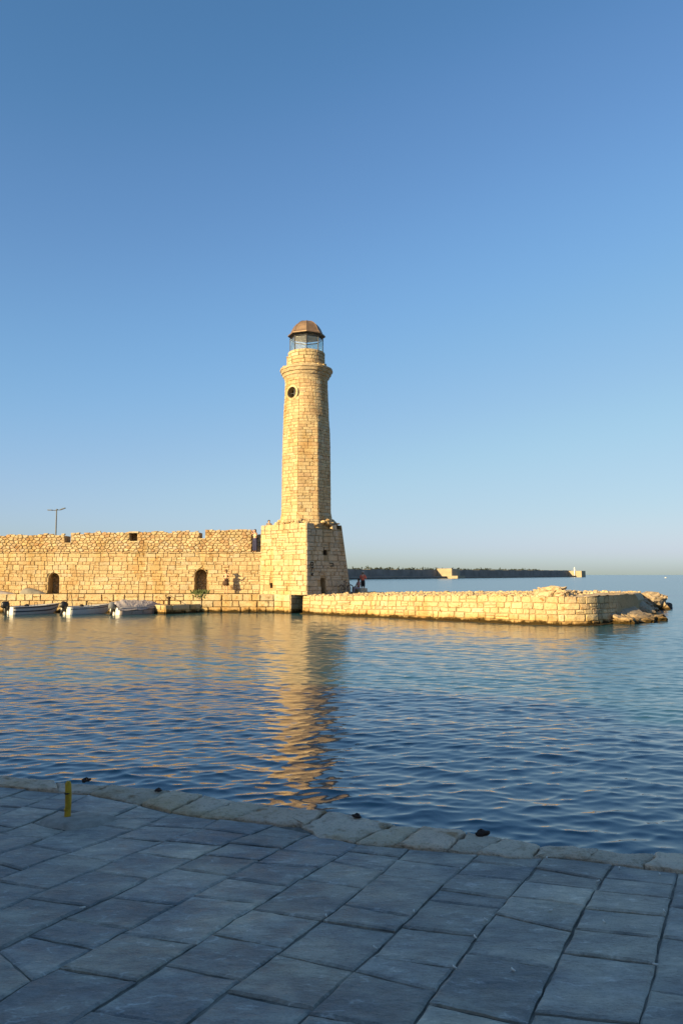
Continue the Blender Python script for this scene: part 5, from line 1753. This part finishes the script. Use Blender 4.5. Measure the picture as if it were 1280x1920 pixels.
J = {
 0: [((17, 1492), (72, 1501)), ((0, 1514), (47, 1514))],
 1: [((95, 1497), (150, 1500)), ((50, 1513), (112, 1519)), ((0, 1546), (27, 1551))],
 2: [((112, 1517), (200, 1530)), ((150, 1498), (225, 1512)), ((60, 1541), (115, 1550)), ((0, 1562), (80, 1571))],
 3: [((200, 1533), (300, 1534)), ((180, 1546), (250, 1554)), ((55, 1582), (138, 1596)), ((0, 1622), (42, 1630))],
 4: [((275, 1546), (382, 1554)), ((217, 1567), (308, 1576)), ((120, 1602), (215, 1613)), ((0, 1652), (90, 1666))],
 5: [((382, 1554), (470, 1564)), ((312, 1575), (415, 1585)), ((255, 1598), (360, 1609)), ((185, 1634), (277, 1646)), ((55, 1684), (168, 1697))],
 6: [((465, 1563), (555, 1573)), ((430, 1579), (527, 1589)), ((380, 1600), (485, 1611)), ((328, 1626), (432, 1640)), ((210, 1680), (335, 1695)), ((120, 1720), (242, 1740)), ((58, 1753), (175, 1777)), ((0, 1782), (60, 1838))],
 7: [((567, 1569), (650, 1577)), ((530, 1594), (632, 1604)), ((475, 1617), (598, 1627)), ((425, 1645), (540, 1661)), ((365, 1680), (490, 1693)), ((225, 1747), (372, 1768)), ((112, 1816), (262, 1841))],
 8: [((650, 1594), (742, 1604)), ((622, 1614), (718, 1632)), ((562, 1647), (680, 1665)), ((475, 1704), (604, 1725)), ((402, 1752), (532, 1776)), ((315, 1808), (455, 1836)), ((172, 1896), (340, 1925))],
 9: [((747, 1611), (865, 1627)), ((712, 1640), (828, 1656)), ((645, 1697), (767, 1718)), ((605, 1725), (742, 1746)), ((525, 1790), (662, 1818)), ((430, 1858), (590, 1890))],
 10: [((890, 1615), (1005, 1624)), ((855, 1637), (982, 1651)), ((825, 1666), (950, 1684)), ((807, 1688), (937, 1703)), ((755, 1737), (895, 1754)), ((697, 1792), (853, 1813)), ((667, 1822), (818, 1857)), ((582, 1902), (775, 1935))],
 11: [((1003, 1625), (1122, 1647)), ((982, 1651), (1115, 1667)), ((958, 1681), (1095, 1698)), ((932, 1714), (1073, 1746)), ((875, 1788), (1040, 1815)), ((805, 1880), (985, 1920))],
 12: [((1132, 1644), (1262, 1658)), ((1117, 1668), (1257, 1683)), ((1095, 1702), (1247, 1716)), ((1077, 1742), (1240, 1757)), ((1055, 1785), (1228, 1806)), ((1000, 1897), (1200, 1917))],
}
lines = []
for s_ in S:
    g = [G(p) for p in s_][::-1]                 # from the kerb towards us
    d = (g[-1] - g[max(0, len(g) - 5)]).normalized()
    g = [g[0] + (g[0] - g[1]).normalized() * .25] + g + [g[-1] + d * k for k in (.4, .8, 1.4, 2.0, 2.8)]
    lines.append(g)
for k in range(1, 7): lines.append([p + Vector((.94, -.342)) * (.42 * k) for p in lines[13]])
left_ext = [[p - Vector((.90, -.43)) * (.36 * k) for p in lines[0]] for k in range(8, 0, -1)]
allL = left_ext + lines
off = len(left_ext)
def crossing(g):
    """parameter where the joint meets the kerb's inner edge"""
    L = Line(g)
    for i in range(400):
        t = L.L * i / 400 * .5
        p = L.at(t)
        tt_ = LI.proj(p); q = LI.at(tt_); d = (LI.at(min(LI.L, tt_ + .05)) - LI.at(max(0, tt_ - .05)))
        if d.cross(p - q) < 0: return t
    return 0
allLines = [Line(g) for g in allL]
t_k = [crossing(L.p) for L in allLines]
paving = empty('pavement', (0, 4, QZ)); paving['kind'] = 'structure'; paving['label'] = 'worn slate paving of the quay in the foreground'
SLC = [(0.31, 0.29, 0.25), (0.335, 0.31, 0.26), (0.36, 0.325, 0.265), (0.285, 0.27, 0.24), (0.38, 0.34, 0.275), (0.31, 0.29, 0.25)]
def stint():
    c = rng.choice(SLC); k = rng.uniform(.84, 1.12)
    return (c[0] * k, c[1] * k, c[2] * k, rng.random())
nslab = 0
for i in range(len(allLines) - 1):
    A, B = allLines[i], allLines[i + 1]
    cuts = [(t_k[i] + .004, t_k[i + 1] + .004)]
    for a, b in J.get(i - off, []):
        ta, tb = A.proj(G(a)), B.proj(G(b))
        cuts.append((ta, tb))
    cuts.sort()
    # drop cuts that lie too close together
    cc = [cuts[0]]
    for c in cuts[1:]:
        if c[0] - cc[-1][0] > .10 and c[1] - cc[-1][1] > .10: cc.append(c)
    while cc[-1][0] < A.L - .7 and cc[-1][1] < B.L - .7:
        st_ = rng.uniform(.30, .52)
        cc.append((cc[-1][0] + st_, cc[-1][1] + st_ * rng.uniform(.95, 1.05)))
    for (a0, b0_), (a1, b1_) in zip(cc[:-1], cc[1:]):
        pl = A.sub(a0, a1) + B.sub(b0_, b1_)[::-1]
        slab_mesh(pl, QZ + rng.uniform(-.004, .004), .05, rng.choice([.003, .004, .005, .008]), rng.uniform(.008, .016), (rng.uniform(-.010, .010), rng.uniform(-.010, .010)), stint(), M_SLATE, 'slab', paving, jit=.004, rounded=rng.uniform(.005, .011), lump=.003, step=.05)
        nslab += 1
shift(paving, paving.children)
# concrete patch around the post
pc2 = G((127, 1540))
pv = []
for k in range(26):
    t = 2 * math.pi * k / 26
    r_ = .15 * (1 + .25 * noise.noise(Vector((math.cos(t) * 1.7, math.sin(t) * 1.7, 2.0)))) * (1.9 if math.cos(t) > 0 else 1.5)
    pv.append((pc2.x + .03 + r_ * math.cos(t), pc2.y + .02 + r_ * .62 * math.sin(t)))
vv = [(x, y, QZ - .01) for x, y in pv] + [(pc2.x + (x - pc2.x) * .8, pc2.y + (y - pc2.y) * .8, QZ + .016) for x, y in pv] + [(pc2.x, pc2.y, QZ + .022)]
o = mobj('concrete_patch', vv, [(i, (i + 1) % 26, 26 + (i + 1) % 26, 26 + i) for i in range(26)] + [(26 + i, 26 + (i + 1) % 26, 52) for i in range(26)], M_CONC, None, True)
o['kind'] = 'structure'
# yellow post
pb = G((126.5, 1536))
post = empty('mooring_stake', (pb.x, pb.y, QZ))
tag(post, 'short worn yellow post with a black band, set in the quay paving', 'post')
PH = .252
mb = MB(); mb.lathe([(.0215, -.05), (.0215, .012), (.0205, .09), (.0215, .16), (.0205, PH - .02), (.017, PH - .006), (.009, PH)], 16)
mb.v = [(x + .004 * math.sin(z * 14), y, z) for x, y, z in mb.v]
mb.build('shaft', M_YELLOW, post, True)
MB().lathe([(.0225, .168), (.0228, .170), (.0228, .176), (.0222, .178)], 16).build('band', M_BLACK, post, True)
MB().lathe([(.0222, .06), (.0226, .062), (.0226, .068), (.0222, .07)], 16).build('collar', M_YELLOW, post, True)

# iron remains on the kerb
def iron_lump(px, py, w, label, seed, h=.05):
    h *= .55
    p = G((px, py))
    root = empty('iron_stub', (p.x, p.y, QZ + .015))
    tag(root, label, 'iron stub', 'rusted iron stubs on the kerb')
    mb = MB(); mb.ellipsoid((0, 0, .005), (w, w * .5, h * .55), 12, 7)
    for k in range(len(mb.v)):
        v = Vector(mb.v[k]); mb.v[k] = tuple(v * (1 + .9 * noise.noise(v * 38 + Vector((seed, 0, 0)))))
    mb.build('corroded_plate', M_RUST, root)
    mb = MB()
    mb.tube([(-w * .6, 0, 0), (-w * .5, .02, h * .35), (0, .035, h * .55), (w * .45, .02, h * .4), (w * .6, 0, 0)], .007, 6)
    mb.build('bent_staple', M_RUST, root, True)
iron_lump(160, 1468, .038, 'rusted iron stub on the kerb just right of the yellow post', 1)
iron_lump(296, 1487, .03, 'small dark iron stub on the kerb, second from the yellow post', 2, .035)
iron_lump(669, 1536, .032, 'dark iron stub on the kerb near the middle of the quay edge', 3, .035)
iron_lump(903, 1569, .042, 'largest lumpy rusted iron stub, on the kerb right of the middle', 4, .06)

# cigarette ends on the paving
butts = [((775, 1712), 'in the joint below the middle of the paving'), ((702, 1780), 'on the long joint in the lower middle of the paving'), ((851, 1817), 'at a slab corner, lower right of the paving'), ((890, 1760), 'at the joint right of the paving middle'), ((909, 1727), 'on a slab right of the paving middle'),
         ((1031, 1710), 'alone on a slab below the third kerb stone from the right'), ((1131, 1731), 'on the wide slab at the right of the paving'), ((1244, 1711), 'beside the flaked slab near the right edge'), ((1227, 1812), 'in the cross joint near the right edge'), ((961, 1822), 'on the dark slab at lower right'),
         ((1160, 1630), 'close to the kerb at the upper right of the paving'), ((1024, 1611), 'against the kerb right of the largest iron stub'), ((1236, 1642), 'closest to the kerb at the right edge'), ((1120, 1655), 'in the joint just below the kerb at right'), ((611, 1720), 'in the joint at the centre of the paving'), ((155, 1705), 'on the long joint at the left of the paving')]
for i, (p, where) in enumerate(butts):
    g = G(p)
    a = rng.uniform(0, 3.1)
    d = Vector((math.cos(a), math.sin(a), 0)) * .013
    rt_ = empty('cigarette_end', (g.x, g.y, QZ + .009))
    tag(rt_, 'white cigarette end ' + where, 'litter', 'cigarette ends on the paving')
    MB().tube([-d, d * .2, d * .9 + Vector((.002, .001, .001))], [.0042, .0042, .0035], 7).build('paper', M_BUTT, rt_, True)
    MB().tube([d * .9 + Vector((.002, .001, .001)), d * 1.15], [.0035, .0025], 7).build('ash_tip', M_CONC, rt_, True)

# ------------------------------------------------------------------ waterfront houses behind the camera (their shade lies over the quay)
FD = Vector((.94, -.342, 0)); FN = Vector((.342, .94, 0))
M_FAC = [plain('ochre_plaster', (.40, .30, .19), .9, 0, .15, 1), plain('cream_plaster', (.45, .41, .33), .9, 0, .15, 1), plain('pale_red_plaster', (.38, .24, .18), .9, 0, .15, 1), plain('grey_plaster', (.36, .35, .33), .9, 0, .15, 1)]
M_TILE = plain('roof_tile', (.28, .12, .07), .9, 0, .3, 6)
M_SHUT = plain('blue_shutter', (.06, .11, .15), .7)
house_labels = ['low ochre plastered house at the left end of the waterfront row', 'tall cream plastered house beside the low ochre house', 'pale red plastered house with blue shutters', 'grey plastered house behind the middle of the quay',
                'ochre plastered house between the grey house and a cream one', 'cream plastered house at the right end of the waterfront row']
pos_ = -34.0
for k in range(6):
    wd = [8.5, 9.5, 8.0, 9.0, 8.5, 9.0][k]; hh = [9.2, 9.9, 9.0, 9.6, 9.2, 9.4][k]
    base = FD * (pos_ + wd / 2) - FN * 11.5
    hs = empty('house', (base.x, base.y, QZ), math.atan2(FD.y, FD.x))
    tag(hs, house_labels[k], 'house', 'houses behind the quay')
    MB().box(-wd / 2 + .02, wd / 2 - .02, -8, 0, -.2, hh).build('wall', M_FAC[k % 4], hs)
    rf_ = MB(); rf_.add([(-wd / 2, .4, hh), (wd / 2 - .01, .4, hh), (wd / 2 - .01, -8.4, hh), (-wd / 2, -8.4, hh), (-wd / 2, -4, hh + 1.2), (wd / 2 - .01, -4, hh + 1.2)], [(0, 1, 5, 4), (2, 3, 4, 5), (1, 2, 5), (3, 0, 4), (3, 2, 1, 0)]); rf_.build('roof', M_TILE, hs)
    for fl in range(3):
        for c in range(3):
            x_ = (c - 1) * wd / 3; z_ = .1 + fl * hh / 3
            if fl == 0 and c == 1:
                MB().box(x_ - .6, x_ + .6, .02, .08, 0, 2.3).build('door', M_WOOD, hs); continue
            w_ = MB().box(x_ - .5, x_ + .5, .02, .06, z_ + .8, z_ + 2.2).build('window', M_DARK, hs)
            for s_ in (-1, 1): MB().box(x_ + s_ * .78 - .25, x_ + s_ * .78 + .25, .02, .07, z_ + .75, z_ + 2.25).build('shutter', M_SHUT, w_)
    pos_ += wd
gq = MB(); 
a = FD * -45 - FN * 30; b = FD * 40 - FN * 30; c = FD * 40 + FN * -1.2; d = FD * -45 + FN * -1.2
gq.add([(p.x, p.y, QZ - .045) for p in (a, b, c, d)], [(0, 1, 2, 3)])
o = gq.build('ground', M_BED); o['kind'] = 'structure'
print('slabs', nslab, 'objects', len(bpy.data.objects))
